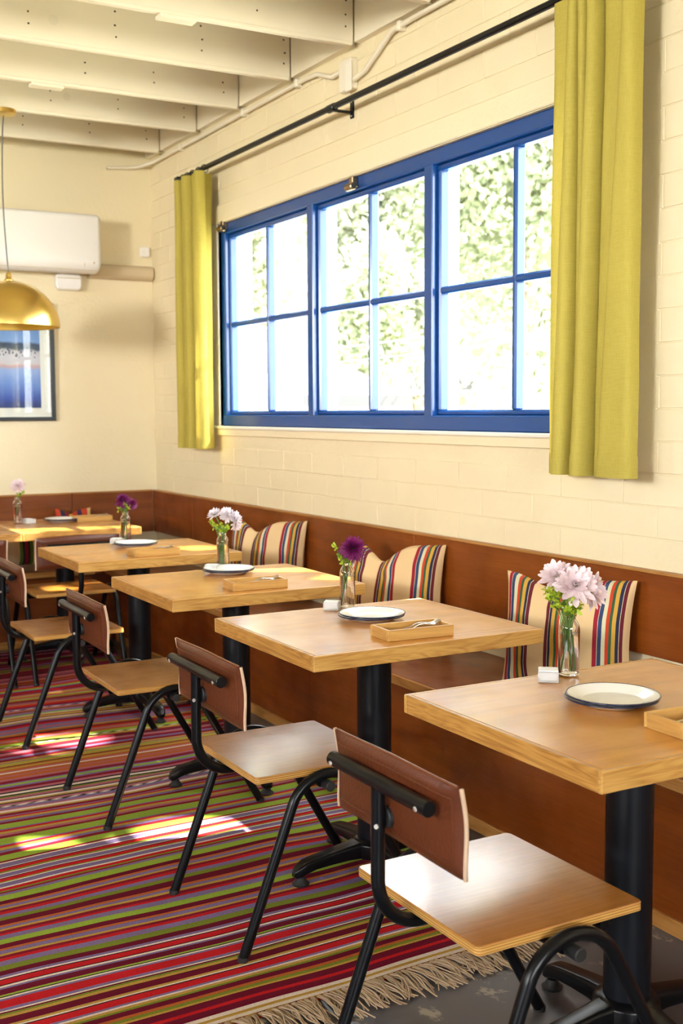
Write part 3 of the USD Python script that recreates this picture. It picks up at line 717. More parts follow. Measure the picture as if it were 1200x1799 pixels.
def make_chair(label, loc, rz):
    t = thing('school_chair', label, 'chair', (*loc, 0), rz, 'leather-backed chairs at the tables')
    R_ = .0135
    obj('seat', rslab(0, .387, -.209, .209, .4365, .455, .012, .0016), 'seat_ply', t)
    for s in (-1, 1):
        p = fillet([(-.055, s * .238, .004), (.170, s * .238, .593), (.505, s * .238, .004)], .1095, 14)
        lf = obj('leg_frame', tube(p, R_, 14), 'black_steel', t, 40)
        for x in (-.055, .504):
            obj('leg_cap', cyl((x - .0005, s * .238, 0.0), (x, s * .238, .012), .0142, 14), 'black_rubber', lf, 40)
    obj('cross_bar', cyl((.175, -.232, .4225), (.175, .232, .4225), .0125, 14, .001), 'black_steel', t, 40)
    for s in (-1, 1):
        obj('bolt', cyl((.187, s * .226, .418), (.187, s * .264, .418), .0135, 16, .002), 'black_rubber', t, 40)
    obj('cross_bar', cyl((.30, -.20, .4225), (.30, .20, .4225), .011, 14, .001), 'black_steel', t, 40)
    p = fillet([(.30, 0, .4215), (-.075, 0, .4215), (-.075, 0, .700)], .095, 12)
    sp = obj('back_post', tube(p, R_, 14), 'black_steel', t, 40)
    obj('screw', cyl((-.0835, -.0105, .624), (-.0865, -.0125, .624), .0045, 10), 'screw', sp)
    tr = obj('top_rail', cyl((-.075, -.172, .703), (-.075, .172, .703), .0145, 18, .0015), 'black_steel', t, 40)
    for y in (-.148, .155):
        obj('screw', cyl((-.0855, y, .700), (-.0905, y, .699), .0048, 10), 'screw', tr)
    obj('spacer', cyl((-.062, 0, .634), (-.043, 0, .634), .021, 20, .002), 'black_rubber', t, 40)
    # leather sleeve: two skins sewn along the ends
    nu, nv_ = 41, 15
    U, W = np.meshgrid(np.linspace(-1, 1, nu), np.linspace(-1, 1, nv_), indexing='ij')
    yy = .219 * U; zz = .669 + .081 * W + .003 * np.cos(U * 3)
    th_ = .0095 * (1 - np.abs(U) ** 10) ** .6 * (1 - np.abs(W) ** 8) ** .5 + .0012
    th_ *= 1 + .15 * (meshkit.noise(np.stack([U * 3, W * 2, U * 0], -1), 4) - .5)
    xc = -.043 + .010 * (1 - U ** 2) * -1 + .008 + .004 * np.sin(W * 2.6 + 1) * np.abs(U) ** 4 - .006 * W
    A = np.stack([xc - th_, yy, zz], -1); B_ = np.stack([xc + th_, yy, zz], -1)
    obj('backrest', cat(grid(A), grid(B_)), 'leather', t, True)
    i0, i1, j0, j1 = 2, nu - 3, 2, nv_ - 3
    seam = np.vstack([A[i0:i1 + 1, j0], A[i1, j0:j1 + 1], A[i0:i1 + 1, j1][::-1], A[i0, j0:j1 + 1][::-1]])
    obj('stitched_seam', tube(seam, .0016, 5, False), 'leather', t, True)
    rim = cat(grid(np.stack([A[:, -1], B_[:, -1]], 1)), grid(np.stack([A[:, 0], B_[:, 0]], 1)))
    for s, k in ((-1, 0), (1, -1)):
        e = np.stack([xc[k], yy[k] + s * .001, zz[k]], -1)
        obj('sewn_edge', tube(e, .0042, 8), 'leather_edge', t, True, label='pale cut edge of the leather')
    obj('top_seam', tube(np.stack([xc[1:-1, -1], yy[1:-1, -1], zz[1:-1, -1]], -1), .0032, 8), 'leather_rim', t, True)
    obj('top_seam', tube(np.stack([xc[1:-1, 0], yy[1:-1, 0], zz[1:-1, 0]], -1), .0018, 6), 'leather', t, True)
    return t


ch0 = make_chair(CL[0], *CP[0])
for l, (p, r) in list(zip(CL, CP))[1:]:
    dup(ch0, (*p, .003), r, l)

# ------------------------------------------------------------------ cushions
def cushion(label, loc, rz, lean, wd, ht, mt, dent=.05, dx=0., seed=0, thick=.075):
    """Stands on the bench, leaning back; rz turns it, dent is the chop in its top edge."""
    nu = 47
    U, W = np.meshgrid(np.linspace(-1, 1, nu), np.linspace(-1, 1, nu), indexing='ij')
    px = U * (wd / 2) * (1 - .07 * (1 - W ** 2) * np.abs(U) ** 2) ; pz = W * (ht / 2) * (1 - .06 * (1 - U ** 2) * np.abs(W) ** 2)
    pz = pz - dent * np.exp(-((U - dx) / .34) ** 2) * ((W + 1) / 2) ** 2.2
    T = thick * np.clip((1 - U ** 2) * (1 - W ** 2), 0, 1) ** .42
    T = T * (1 - .40 * np.exp(-((U - dx) / .22) ** 2) * ((W + 1) / 2) ** 2)
    wr_ = (meshkit.noise(np.stack([U * 3.5, W * 3.5, U * 0 + seed], -1), seed) - .5) * .012 * (1 - U ** 8) * (1 - W ** 8)
    a = np.radians(lean); off = ht / 2 + .012

    def place(t_):
        y_, z_ = t_, pz
        return np.stack([px, y_ * math.cos(a) + z_ * math.sin(a), off * math.cos(a) - y_ * math.sin(a) + z_ * math.cos(a)], -1)
    Fr, Bk = place(-T - wr_), place(T * .8)
    th = thing('cushion', label, 'cushion', loc, rz, None)
    st = np.stack([(U + 1) / 2, (W + 1) / 2], -1).reshape(-1, 2)
    m1 = grid(Fr)
    obj('front_cover', m1, mt, th, True, uv=st)
    m2 = grid(Bk); m2.invert()
    obj('back_cover', m2, mt, th, True, uv=st)
    return th


cushion('striped cushion behind the nearest table, between purple and pink flowers', (2.474, 2.905, .452), math.radians(-64), 6, .455, .382, 'cushion_cloth', .035, -.30, 1)
cushion('striped cushion behind the second table, beside the purple flower', (2.486, 3.995, .452), math.radians(-65), 6, .47, .388, 'cushion_cloth', .075, -.25, 2)
cushion('striped cushion behind the third table, beside the white flowers', (2.482, 5.18, .452), math.radians(-64), 6, .47, .388, 'cushion_cloth', .06, -.30, 3)
cushion('sand cushion with green and red stripes under the end wall table', (1.715, 6.98, .452), 0, 14, .38, .275, 'cushion_cloth_green', .02, 0, 4)
cushion('orange and navy striped cushion showing above the far table', (2.055, 7.05, .452), math.radians(-8), 14, .22, .335, 'cushion_cloth_red', .03, -.2, 5)

# ------------------------------------------------------------------ things on the tables
plate0 = None


def make_plate(label, loc):
    t = thing('enamel_plate', label, 'plate', loc, 0, 'enamel plates stacked on the tables')
    obj('dish', lathe([(0, .0), (.062, .0), (.066, .002), (.088, .0115), (.0985, .0150), (.0995, .0158), (.0985, .0166), (.087, .0135), (.066, .0045), (.060, .0030), (0, .0026)], 56), 'enamel', t, 35)
    a = np.linspace(0, 2 * np.pi, 57)
    obj('rim', tube(np.stack([.0993 * np.cos(a), .0993 * np.sin(a), np.full(57, .0155)], 1), .0019, 8, False), 'enamel_navy', t, True, label='navy blue rim')
    return t


TN = ['nearest table', 'second table', 'third table', 'fourth table', 'end wall table']
for (x, y), nm in zip([(1.712, 1.862), (1.776, 2.985), (1.812, 4.135), (1.803, 5.190), (1.845, 6.58)], TN):
    for k in range(2):
        lab = f'white enamel plate with navy rim, {"upper" if k else "lower"} of two on the {nm}'
        loc = (x + .002 * k, y - .002 * k, (.7503 if y < 2.3 else .7533) + .0062 * k)
        plate0 = make_plate(lab, loc) if plate0 is None else (dup(plate0, loc, .3 * k, lab) and plate0)


def make_tray(label, loc, rz):
    t = thing('cutlery_tray', label, 'tray', loc, rz, 'bamboo cutlery trays')
    a, b, h, e = .104, .055, .031, .008
    obj('bottom_panel', cbox(-a + e, a - e, -b + e, b - e, .0005, .006, .001), 'bamboo', t)
    for s in (-1, 1):
        obj('side_panel', cbox(-a, a, min(s * b, s * (b - e)), max(s * b, s * (b - e)), .0, h, .0012), 'bamboo', t)
        obj('end_panel', cbox(min(s * a, s * (a - e)), max(s * a, s * (a - e)), -b + e, b - e, .0, h, .0012), 'bamboo_y', t)
    return t


def fork_mesh():
    o = [(0, -.004), (.05, -.0045), (.085, -.0025), (.115, -.003), (.13, -.010), (.14, -.0115)]
    top = [(x, -y) for x, y in o[::-1]]
    pts_ = o + [(.178, -.0105), (.178, -.0085), (.146, -.0065), (.146, -.0045), (.178, -.0042), (.178, -.0022), (.146, -.0012), (.146, .0012), (.178, .0022), (.178, .0042), (.146, .0045), (.146, .0065), (.178, .0085), (.178, .0105)] + top
    m = trimesh.creation.extrude_polygon(Polygon(pts_), .0016, engine='earcut'); m = m.subdivide().subdivide()
    x = m.vertices[:, 0]; v = m.vertices.copy()
    v[:, 2] += .010 * np.exp(-((x - .115) / .03) ** 2) - .004 + .010 * np.clip((x - .15) / .03, 0, 1) ** 2
    v[:, 0] -= .089; m.vertices = v; return m


def knife_mesh():
    m = trimesh.creation.extrude_polygon(Polygon([(-.095, -.004), (-.095, .004), (-.01, .0045), (0, .003), (.01, .008), (.07, .009), (.09, .004), (.095, -.002), (.01, -.003), (0, -.0035)]), .0018, engine='earcut'); return m


tray0 = fork0 = knife0 = None
for (x, y, r), nm in zip([(1.742, 1.632, -.04), (1.747, 2.712, -.07), (1.745, 3.745, -.05), (1.765, 4.845, .02), (2.02, 6.56, .0)], TN):
    lab = f'shallow bamboo cutlery tray on the {nm}'
    tz = .7503 if y < 2.3 else .7533
    loc = (x, y, tz)
    if tray0 is None: tray0 = make_tray(lab, loc, r)
    else: dup(tray0, loc, r, lab)
    for k, (dx, dy, dr, tl, dz) in enumerate(((-.004, -.014, .10, -10, .021), (.004, .014, -.12, -9, .021))):
        lab = f'steel fork {"nearer" if k == 0 else "farther"} from the camera in the tray on the {nm}'
        if fork0 is None:
            fork0 = thing('fork', lab, 'fork', (x + dx, y + dy, tz + dz), r + dr, 'forks in the trays')
            obj('steel', rot(fork_mesh(), (0, 1, 0), -8), 'chrome', fork0, 40)
        else:
            dup(fork0, (x + dx, y + dy, tz + dz), r + dr, lab)
    lab = f'steel table knife lying in the tray on the {nm}'
    if knife0 is None:
        knife0 = thing('table_knife', lab, 'knife', (x - .002, y, tz + .0068), r, 'knives in the trays')
        obj('blade', knife_mesh(), 'chrome', knife0)
    else: dup(knife0, (x - .002, y, tz + .0068), r, lab)


def make_salt(label, loc, rz):
    t = thing('salt_box', label, 'salt box', loc, rz, 'clear acrylic salt boxes')
    a, b, h = .030, .024, .025
    obj('acrylic_wall', cbox(-a, a, -b, b, 0, .005, .001), 'acrylic', t)
    for s in (-1, 1):
        obj('acrylic_wall', cbox(-a, a, min(s * b, s * (b - .003)), max(s * b, s * (b - .003)), .005, h, .0005), 'acrylic', t)
        obj('acrylic_wall', cbox(min(s * a, s * (a - .003)), max(s * a, s * (a - .003)), -b + .003, b - .003, .005, h, .0005), 'acrylic', t)
    obj('divider', cbox(-.002, .001, -b + .003, b - .003, .005, h, .0005), 'acrylic', t)
    obj('salt', cbox(-.026, -.003, -.020, .020, .005, .020, .002), 'salt_white', t)
    obj('pepper_dish', cbox(.002, .026, -.020, .020, .005, .014, .002), 'salt_white', t)
    obj('lid', cbox(-.028, .010, -.0225, .0225, .0252, .0285, .001), 'salt_white', t)
    return t


salt0 = None
for (x, y, r), nm in zip([(1.735, 2.103, .9), (1.762, 3.205, .9), (1.784, 4.225, .85), (1.765, 5.345, .8), (1.665, 6.60, .2)], TN):
    lab = f'small clear salt box with white lid on the {nm}'
    if salt0 is None: salt0 = make_salt(lab, (x, y, .7503), r)
    else: dup(salt0, (x, y, .7533), r, lab)


def make_bottle(label, loc):
    t = thing('glass_bottle', label, 'bottle vase', loc, 0, 'bottle vases on the tables')
    obj('glass', lathe([(0, 0), (.021, 0), (.0245, .003), (.025, .008), (.025, .112), (.0235, .121), (.019, .130), (.0150, .1355), (.0140, .139), (.0140, .1415), (.0168, .143), (.0172, .1465), (.0165, .150), (.0128, .150), (.0120, .147), (.0120, .138), (.0132, .134), (.0172, .1285), (.0215, .120), (.0228, .111), (.0228, .009), (.021, .006), (0, .0055)], 40), 'bottle_glass', t, 50)
    obj('water', lathe([(0, .0058), (.0208, .0062), (.0225, .0095), (.0225, .1018), (0, .1015)], 40), 'water', t, 50)
    return t


VP = [(1.812, 2.120), (1.824, 3.215), (1.839, 4.250), (1.815, 5.365), (1.60, 6.60)]
TZ = [.7503, .7533, .7533, .7533, .7533]
VL = ['clear glass bottle vase with pink flowers on the nearest table', 'clear glass bottle vase with one purple flower on the second table', 'clear glass bottle vase with white flowers on the third table', 'clear glass bottle vase with purple flower on the fourth table', 'clear glass bottle vase at the left edge on the end wall table']
bot0 = make_bottle(VL[0], (*VP[0], .7503))
for l, p in list(zip(VL, VP))[1:]:
    dup(bot0, (*p, .7533), 0, l)


def petal(L, Wd, curl, cup=.25, n=5):
    s = np.linspace(0, 1, n); wv = Wd * np.interp(s, [0, .25, .55, .8, .93, 1.], [.35, .75, 1., .95, .68, .22])
    x = L * s * np.cos(curl * s * .6); z = L * np.sin(curl * s * .6) * s
    P = np.stack([np.stack([x, k * wv, z + cup * wv * abs(k)], -1) for k in (-1, 0, 1)], 0)
    return grid(P)


def bloom(kind, r, seed):
    q = np.random.default_rng(seed); ms = []
    if kind == 'ball':
        n = 150
        for i in range(n):
            t_ = (i + .5) / n; el = math.asin(1 - 1.55 * t_); az = i * 2.39996
            L = r * (.55 + .45 * min(1, t_ * 1.5)) * q.uniform(.88, 1.1)
            m = petal(L, r * .085, q.uniform(.2, .6) * (1 if t_ < .5 else -.5), .5, 4)
            m = rot(m, (0, 1, 0), -math.degrees(el)); ms.append(rot(m, (0, 0, 1), math.degrees(az)))
    else:
        for lay, (n, tilt, sc) in enumerate(((16, -8, 1.), (14, 14, .93), (12, 34, .78), (8, 56, .5))):
            for i in range(n):
                m = petal(r * sc * q.uniform(.88, 1.08), r * .155, q.uniform(.1, .7), .35, 8)
                m = rot(m, (0, 1, 0), -tilt + q.normal(0, 7)); ms.append(rot(m, (0, 0, 1), 360 * (i + .5 * (lay % 2)) / n + q.normal(0, 4)))
    return cat(*ms)


def frame_to(m, d, pos):
    d = np.array(d, float); d /= np.linalg.norm(d)
    m = m.copy(); m.apply_transform(trimesh.geometry.align_vectors([0, 0, 1], d)); m.apply_translation(pos); return m


def flower(name, label, v, foot, head, face, kind, r, mt, group, seed, leaves=()):
    base = np.array([*v, .7503 if v[1] < 2.3 else .7533])
    t = thing(name, label, 'flower', tuple(base))
    foot, head = np.array(foot, float), np.array(head, float)
    neck = np.array([foot[0] * -.2 + head[0] * .12, foot[1] * -.2 + head[1] * .12, .142])
    s = np.linspace(0, 1, 16)[:, None]
    P0 = foot + (neck - foot) * s
    ctrl = neck + (neck - foot) / np.linalg.norm(neck - foot) * .03
    P1 = (1 - s) ** 2 * neck + 2 * s * (1 - s) * ctrl + s ** 2 * head
    obj('stem', tube(np.vstack([P0, P1[1:]]), .0019, 8), 'stem_green', t, True)
    obj('bloom', frame_to(bloom(kind, r, seed), face, head), mt, t, True)
    obj('calyx', ball(head - np.array(face) / np.linalg.norm(face) * r * .05, (r * .22,) * 3, 1), 'leaf_green', t, True)
    return t


def sprig(name, label, v, tips, seed, leafy=True):
    q = np.random.default_rng(seed); base = np.array([*v, .7503 if v[1] < 2.3 else .7533])
    t = thing(name, label, 'greenery', tuple(base))
    for tip in tips:
        tip = np.array(tip, float); s = np.linspace(0, 1, 10)[:, None]; a = np.array([tip[0] * .15 - .004, tip[1] * .15, .06]); b = np.array([tip[0] * .25, tip[1] * .25, .15])
        P = (1 - s) ** 2 * a + 2 * s * (1 - s) * b + s ** 2 * tip
        obj('stem', tube(P, .0011, 6), 'stem_green', t, True)
        ms = []
        for k in range(14):
            m = petal(q.uniform(.008, .014), .0042, .4, .3, 4)
            ms.append(frame_to(rot(m, (0, 0, 1), q.uniform(0, 360)), q.normal(0, 1, 3) * (1, 1, .4) + (0, 0, .9), tip + q.normal(0, .005, 3)))
        obj('leaf_cluster', cat(*ms), 'leaf_lime', t, True)
        if leafy:
            for k in range(2):
                p = P[6 + k]; m = petal(q.uniform(.022, .030), .008, .5, .3, 6)
                m = frame_to(rot(rot(m, (0, 1, 0), -25), (0, 0, 1), q.uniform(0, 360)), (0, 0, 1), p)
                obj('leaf', m, 'leaf_green', t, True)
    return t


# screen-right in the room is about (+.87, -.49); towards the camera is about (-.65, -.75)
def V2(rgt, up, tow=0.):
    return np.array([.87 * rgt - .60 * tow, -.49 * rgt - .75 * tow, up])


v = VP[0]
flower('chrysanthemum', 'pink chrysanthemum facing the room, middle of three on the nearest table', v, V2(-.016, .012), V2(.012, .220, .03), V2(.15, .5, .95), 'daisy', .053, 'petal_pink', None, 31)
flower('chrysanthemum', 'pink chrysanthemum at the upper left of the nearest vase', v, V2(.004, .010), V2(-.030, .236, -.01), V2(-.35, .8, .6), 'daisy', .047, 'petal_pink', None, 32)
flower('chrysanthemum', 'pink chrysanthemum drooping at the right of the nearest vase', v, V2(.010, .012), V2(.050, .205, .01), V2(.9, .25, .75), 'daisy', .049, 'petal_pink', None, 33)
sprig('green_sprig', 'lime green sprigs in the nearest vase', v, [V2(-.055, .205, .01), V2(-.042, .188, .02), V2(.000, .168, .028), V2(-.012, .160, .03), V2(.024, .178, .02), V2(-.02, .198, .02), V2(.004, .186, .045), V2(-.026, .175, .035), V2(.014, .160, .035), V2(-.036, .205, .0)], 41)
v = VP[1]
flower('chrysanthemum', 'single round purple chrysanthemum on the second table', v, V2(-.016, .012), V2(.022, .192, .02), V2(.05, .55, .8), 'ball', .048, 'petal_purple', None, 34)
sprig('green_sprig', 'green leaves below the purple flower on the second table', v, [V2(-.038, .195), V2(-.02, .165, .02), V2(.012, .155, .025), V2(-.012, .150, .02)], 42)
v = VP[2]
for k, (h, fc, r, l) in enumerate((((-.032, .220), (-.2, .9, .5), .032, 'small white daisy at the upper left of the third vase'), ((.022, .218, .01), (.1, .6, .8), .036, 'white daisy in the middle of the third vase'), ((.052, .205, .01), (.8, .5, .6), .034, 'white daisy at the right of the third vase'), ((.056, .180, .01), (.8, -.2, .6), .028, 'white daisy hanging lowest in the third vase'))):
    flower('daisy', l, v, V2(-.01 + .004 * k, .012), V2(*h), V2(*fc), 'daisy', r, 'petal_white', None, 50 + k)
sprig('green_sprig', 'lime green sprigs in the third vase with white flowers', v, [V2(-.045, .19), V2(-.03, .172, .01), V2(-.002, .155, .02), V2(.02, .166, .01), V2(-.006, .178, .01)], 43)
v = VP[3]
flower('chrysanthemum', 'larger purple chrysanthemum on the fourth table', v, V2(-.012, .012), V2(-.012, .205), V2(-.1, .8, .6), 'ball', .044, 'petal_purple', None, 35)
flower('chrysanthemum', 'smaller purple chrysanthemum leaning right on the fourth table', v, V2(.004, .012), V2(.034, .190), V2(.7, .5, .5), 'ball', .032, 'petal_purple', None, 36)
sprig('green_sprig', 'green leaves below the purple flowers on the fourth table', v, [V2(.004, .185, .02), V2(.018, .168, .02), V2(-.022, .165, .01)], 44)
v = VP[4]
flower('chrysanthemum', 'pale pink flower at the left edge above the end wall table', v, V2(-.01, .012), V2(.006, .215), V2(.3, .5, .8), 'daisy', .045, 'petal_pink', None, 37)
sprig('green_sprig', 'green leaves at the left edge above the end wall table', v, [V2(.03, .180), V2(.012, .165, .01)], 45)

# ------------------------------------------------------------------ things on the end wall
ac = thing('air_conditioner', 'white wall-mounted air conditioner on the end wall', 'air conditioner', (1.85, 7.2, 2.23))
FY = 6.965
x0_, x1_ = 1.42, 2.246
P = []
for cx in (x0_ + .028, x1_ - .028):
    sx = -1 if cx < 1.8 else 1
    for (cy, cz, r) in ((7.19, 2.545, .004), (7.19, 2.245, .004), (FY + .028, 2.548, .028), (FY + .075, 2.300, .075)):
        for a in np.linspace(0, 2 * np.pi, 33):
            for b, i in ((0., 0.), (.011, .004), (.020, .011), (.026, .02), (.028, .028)):
                rr_ = max(r - i, .0)
                P.append((cx + sx * b, min(cy + rr_ * math.cos(a), 7.197), cz + rr_ * math.sin(a)))
body = hull(P)
obj('casing', body, 'white_plastic', ac, 25, w=True)
obj('flap_seam', cbox(x0_ + .03, x1_ - .03, FY + .018, FY + .024, 2.2405, 2.2425, .0008), 'beige_plastic', ac, w=True)
obj('end_seam', cbox(2.135, 2.137, FY + .0015, FY + .008, 2.262, 2.325, .0005), 'beige_plastic', ac, w=True)
obj('indicator', cyl((2.195, FY + .004, 2.285), (2.195, FY + .001, 2.285), .006, 12), 'beige_plastic', ac, w=True, label='small grey mark on the lower right of the casing')
dc = thing('pipe_cover', 'beige pipe cover between the air conditioner and the corner', 'pipe cover', (2.45, 7.2, 2.26))
P = []
for x, i in ((2.22, 0), (2.636, 0), (2.644, .006), (2.648, .014)):
    for a in np.linspace(0, np.pi, 17):
        P.append((x, 7.198 - (.062 - i) * math.sin(a) ** .6, 2.262 + (.047 - i) * math.cos(a)))
obj('cover', hull(P), 'beige_plastic', dc, 35, w=True)
sb_ = thing('sensor_box', 'white box below the air conditioner', 'sensor', (2.09, 7.2, 2.13))
obj('casing', rot(rslab(-.081, .081, -.052, .052, 0, .055, .03, .008), (1, 0, 0), 90), 'white_plastic', sb_, 35)
for p in stage.GetPrimAtPath(sb_.GetPath()).GetChildren():
    UsdGeom.Xformable(p).AddTranslateOp().Set(Gf.Vec3d(0, -.002, .057))
obj('lid_seam', cbox(2.012, 2.168, 7.139, 7.146, 2.204, 2.209, .001), 'beige_plastic', sb_, w=True)
ws = thing('wall_switch', 'small white round-cornered switch in the room corner', 'switch', (2.60, 7.2, 2.40))
obj('plate', rot(rslab(-.032, .032, -.032, .032, .002, .018, .014, .004), (1, 0, 0), 90), 'white_plastic', ws, 35)
obj('button', cyl((0, -.018, 0), (0, -.0225, 0), .013, 18, .001), 'white_plastic', ws, 40)

pic = thing('framed_picture', 'framed harbour photograph in a black frame on the end wall', 'picture', (1.5, 7.2, 1.33))
a0, a1, b0, b1, e = .98, 1.995, 1.33, 2.05, .024
for args in ((a0, a1, b0, b0 + e), (a0, a1, b1 - e, b1)):
    obj('frame_rail', cbox(args[0], args[1], 7.168, 7.198, args[2], args[3], .002), 'picture_frame', pic, w=True)
for args in ((a0, a0 + e), (a1 - e, a1)):
    obj('frame_stile', cbox(*args, 7.168, 7.198, b0 + e, b1 - e, .002), 'picture_frame', pic, w=True)
obj('mount', bx(a0 + e, a1 - e, 7.190, 7.196, b0 + e, b1 - e), 'picture_mat', pic, w=True)
pr_ = obj('print', bx(-.42, .42, -.0015, .0, 0, .56), 'harbour_print', pic)
UsdGeom.Xformable(pr_).AddTranslateOp().Set(Gf.Vec3d(1.488 - 1.5, -.0105, .08))
obj('glazing', bx(a0 + e, a1 - e, 7.180, 7.182, b0 + e, b1 - e), 'pane_glass', pic, w=True)

PX, PY = 1.53, 6.352
pl = thing('pendant_lamp', 'brass dome pendant lamp hanging from the second joist', 'lamp', (PX, PY, 1.84))
Rp, n = .262, 22
an = np.linspace(0.02, np.pi / 2, n)
out = [(Rp * math.sin(a), 1.84 + .245 * math.cos(a)) for a in an]
inn = [((Rp - .004) * math.sin(a), 1.84 + .241 * math.cos(a)) for a in an[::-1]]
obj('shade', lathe(np.array(out), 64, (PX, PY, 0)), 'brass', pl, True, w=True)
obj('shade_lining', lathe(np.array(inn), 64, (PX, PY, 0)), 'brass_inside', pl, True, w=True)
a = np.linspace(0, 2 * np.pi, 65)
obj('shade_rim', tube(np.stack([PX + (Rp - .002) * np.cos(a), PY + (Rp - .002) * np.sin(a), np.full(65, 1.84)], 1), .0025, 6, False), 'brass', pl, True, w=True)
obj('finial', lathe([(0, 2.075), (.022, 2.08), (.024, 2.09), (.014, 2.098), (.016, 2.112), (.011, 2.128), (0, 2.132)], 24, (PX, PY, 0)), 'brass', pl, True, w=True)
obj('socket', cyl((PX, PY, 1.98), (PX, PY, 2.08), .022, 20, .003), 'brass', pl, True, w=True)
obj('bulb', ball((PX, PY, 1.94), (.032, .032, .042), 2), 'white_plastic', pl, True, w=True)
cz = np.linspace(2.12, 2.955, 14)
obj('cord', tube(np.stack([PX - .018 * np.sin((cz - 2.12) * 3.5) * (cz < 2.9), np.full(14, PY), cz], 1), .0035, 8), 'cable', pl, True, w=True)
obj('canopy', lathe([(0, 2.945), (.05, 2.947), (.062, 2.955), (.062, 2.976), (0, 2.977)], 32, (PX, PY, 0)), 'brass', pl, 40, w=True)

# ------------------------------------------------------------------ outside
def leaves(c, n, size, q):
    """Leaf quads, bent along the middle, at the points c."""
    d = q.normal(0, 1, (n, 3)); d /= np.linalg.norm(d, axis=1, keepdims=True)
    u = np.cross(d, q.normal(0, 1, (n, 3))); u /= np.linalg.norm(u, axis=1, keepdims=True); w_ = np.cross(d, u)
    s = (size * q.uniform(.7, 1.3, n))[:, None]
    V_ = np.stack([c - u * s * .5, c + w_ * s * .3, c + u * s * .5, c - w_ * s * .3], 1)
    i = np.arange(n)[:, None] * 4
    return trimesh.Trimesh(V_.reshape(-1, 3), np.vstack([i + [0, 1, 2], i + [0, 2, 3]]), process=False)


def tree(label, x, y, h, crown, n, size, mt, seed, trunk=.14):
    q = np.random.default_rng(seed)
    t = thing('tree', label, 'tree', (x, y, -.16), 0, None)
    top = np.array([x + q.normal(0, .3), y + q.normal(0, .3), h * .75])
    s = np.linspace(0, 1, 9)[:, None]; P_ = np.array([x, y, -.16]) + (top - np.array([x, y, -.16])) * s + np.array([.25, .18, 0]) * np.sin(s * 3)
    obj('trunk', tube(P_, np.linspace(trunk, trunk * .4, 9), 10), 'bark', t, True, w=True)
    for k in range(5):
        p = P_[4 + k % 4]; e = np.array([x, y, h * .72]) + q.normal(0, 1, 3) * np.array(crown) * .5
        obj('branch', tube(np.array([p, (p + e) / 2 + (0, 0, .3), e]), [trunk * .45, trunk * .3, trunk * .1], 7), 'bark', t, True, w=True)
    m = 26
    cl = np.array([x, y, h * .72]) + q.normal(0, .48, (m, 3)) * np.array(crown)
    c = cl[q.integers(0, m, n)] + q.normal(0, .22, (n, 3)) * np.array(crown)
    c = c[c[:, 2] > .4]
    obj('crown', leaves(c, len(c), size, q), mt, t, w=True, kind='stuff')
    return t


# the near tree shades the window; gaps in its crown let spots of sun through
q = np.random.default_rng(77)
nt = thing('tree', 'dense tree close outside the window, shading it', 'tree', (6.4, 1.7, -.16))
n = 11000
c = np.stack([np.full(n, WX + .1), q.uniform(2.3, 6.9, n), q.uniform(.8, 2.95, n)], 1) - SUN_DIR[None] * (q.uniform(4.2, 6.2, n))[:, None] + q.normal(0, .12, (n, 3))
SPOTS = [((1.27, 4.73, 0), .12), ((1.54, 4.24, 0), .055), ((1.42, 3.48, 0), .11), ((1.56, 3.42, 0), .09), ((1.30, 3.50, 0), .08), ((.82, 3.58, 0), .13), ((2.02, 4.98, .75), .06), ((1.90, 5.92, .75), .05), ((2.05, 4.14, .75), .07), ((1.45, 6.2, .75), .12), ((1.75, 6.22, .75), .11), ((2.0, 6.35, .75), .07),
         ((1.90, 6.22, .455), .08), ((2.46, 6.30, 1.3), .10), ((2.46, 6.28, 1.6), .10), ((2.46, 6.25, 1.9), .08), ((1.80, 3.95, .32), .05), ((1.75, 5.43, .75), .04)]
keep = np.ones(n, bool)
for p, r in SPOTS:
    d = c - np.array(p); d = d - (d @ SUN_DIR)[:, None] * SUN_DIR
    keep &= np.linalg.norm(d, axis=1) > r + .055
obj('crown', leaves(c[keep], int(keep.sum()), .16, q), 'tree_leaf', nt, w=True, kind='stuff')
obj('trunk', tube(np.array([(6.4, 1.7, -.16), (6.5, 1.75, 1.5), (6.3, 2.0, 3.4), (6.2, 2.4, 5.2)]), [.2, .17, .14, .07], 12), 'bark', nt, True, w=True)
for e in ((5.6, 3.5, 5.6), (6.3, 4.2, 6.2), (5.9, 2.8, 6.6)):
    obj('branch', tube(np.array([(6.3, 2.0, 3.4), np.array(e) * .5 + np.array((6.3, 2.0, 3.4)) * .5 + (0, 0, .3), e]), [.08, .06, .03], 8), 'bark', nt, True, w=True)
tree('tall pale tree beyond the middle sash of the window', 12.6, 21.2, 8.0, (2.1, 2.3, 3.4), 19000, .20, 'tree_leaf_pale', 1)
tree('broad green tree beyond the nearest sash of the window', 13.6, 17.6, 8.2, (2.0, 2.2, 3.6), 20000, .19, 'tree_leaf', 2)
tree('tall loose tree by the curtain edge in the window view', 17.0, 20.4, 9.0, (2.2, 2.2, 3.8), 16000, .24, 'tree_leaf_pale', 3)
tree('leaning tree before the house, low in the middle sash', 9.9, 16.6, 4.0, (.8, .9, 1.1), 5000, .14, 'tree_leaf', 4, .10)
tree('sparse tall tree behind the white building', 14.5, 31.0, 9.5, (2.4, 3.0, 3.8), 12000, .28, 'tree_leaf_pale', 5)
tree('pale distant tree behind the house', 30.0, 52.0, 10.0, (3.0, 4.2, 4.2), 9000, .36, 'tree_leaf_pale', 6)
tree('round tree rising just behind the house roof', 30.5, 41.0, 6.6, (2.6, 3.6, 2.9), 14000, .32, 'tree_leaf', 9, .15)
tree('low bushy tree at the right of the house number', 18.5, 22.5, 4.6, (1.3, 1.3, 1.5), 8000, .2, 'tree_leaf', 8, .1)

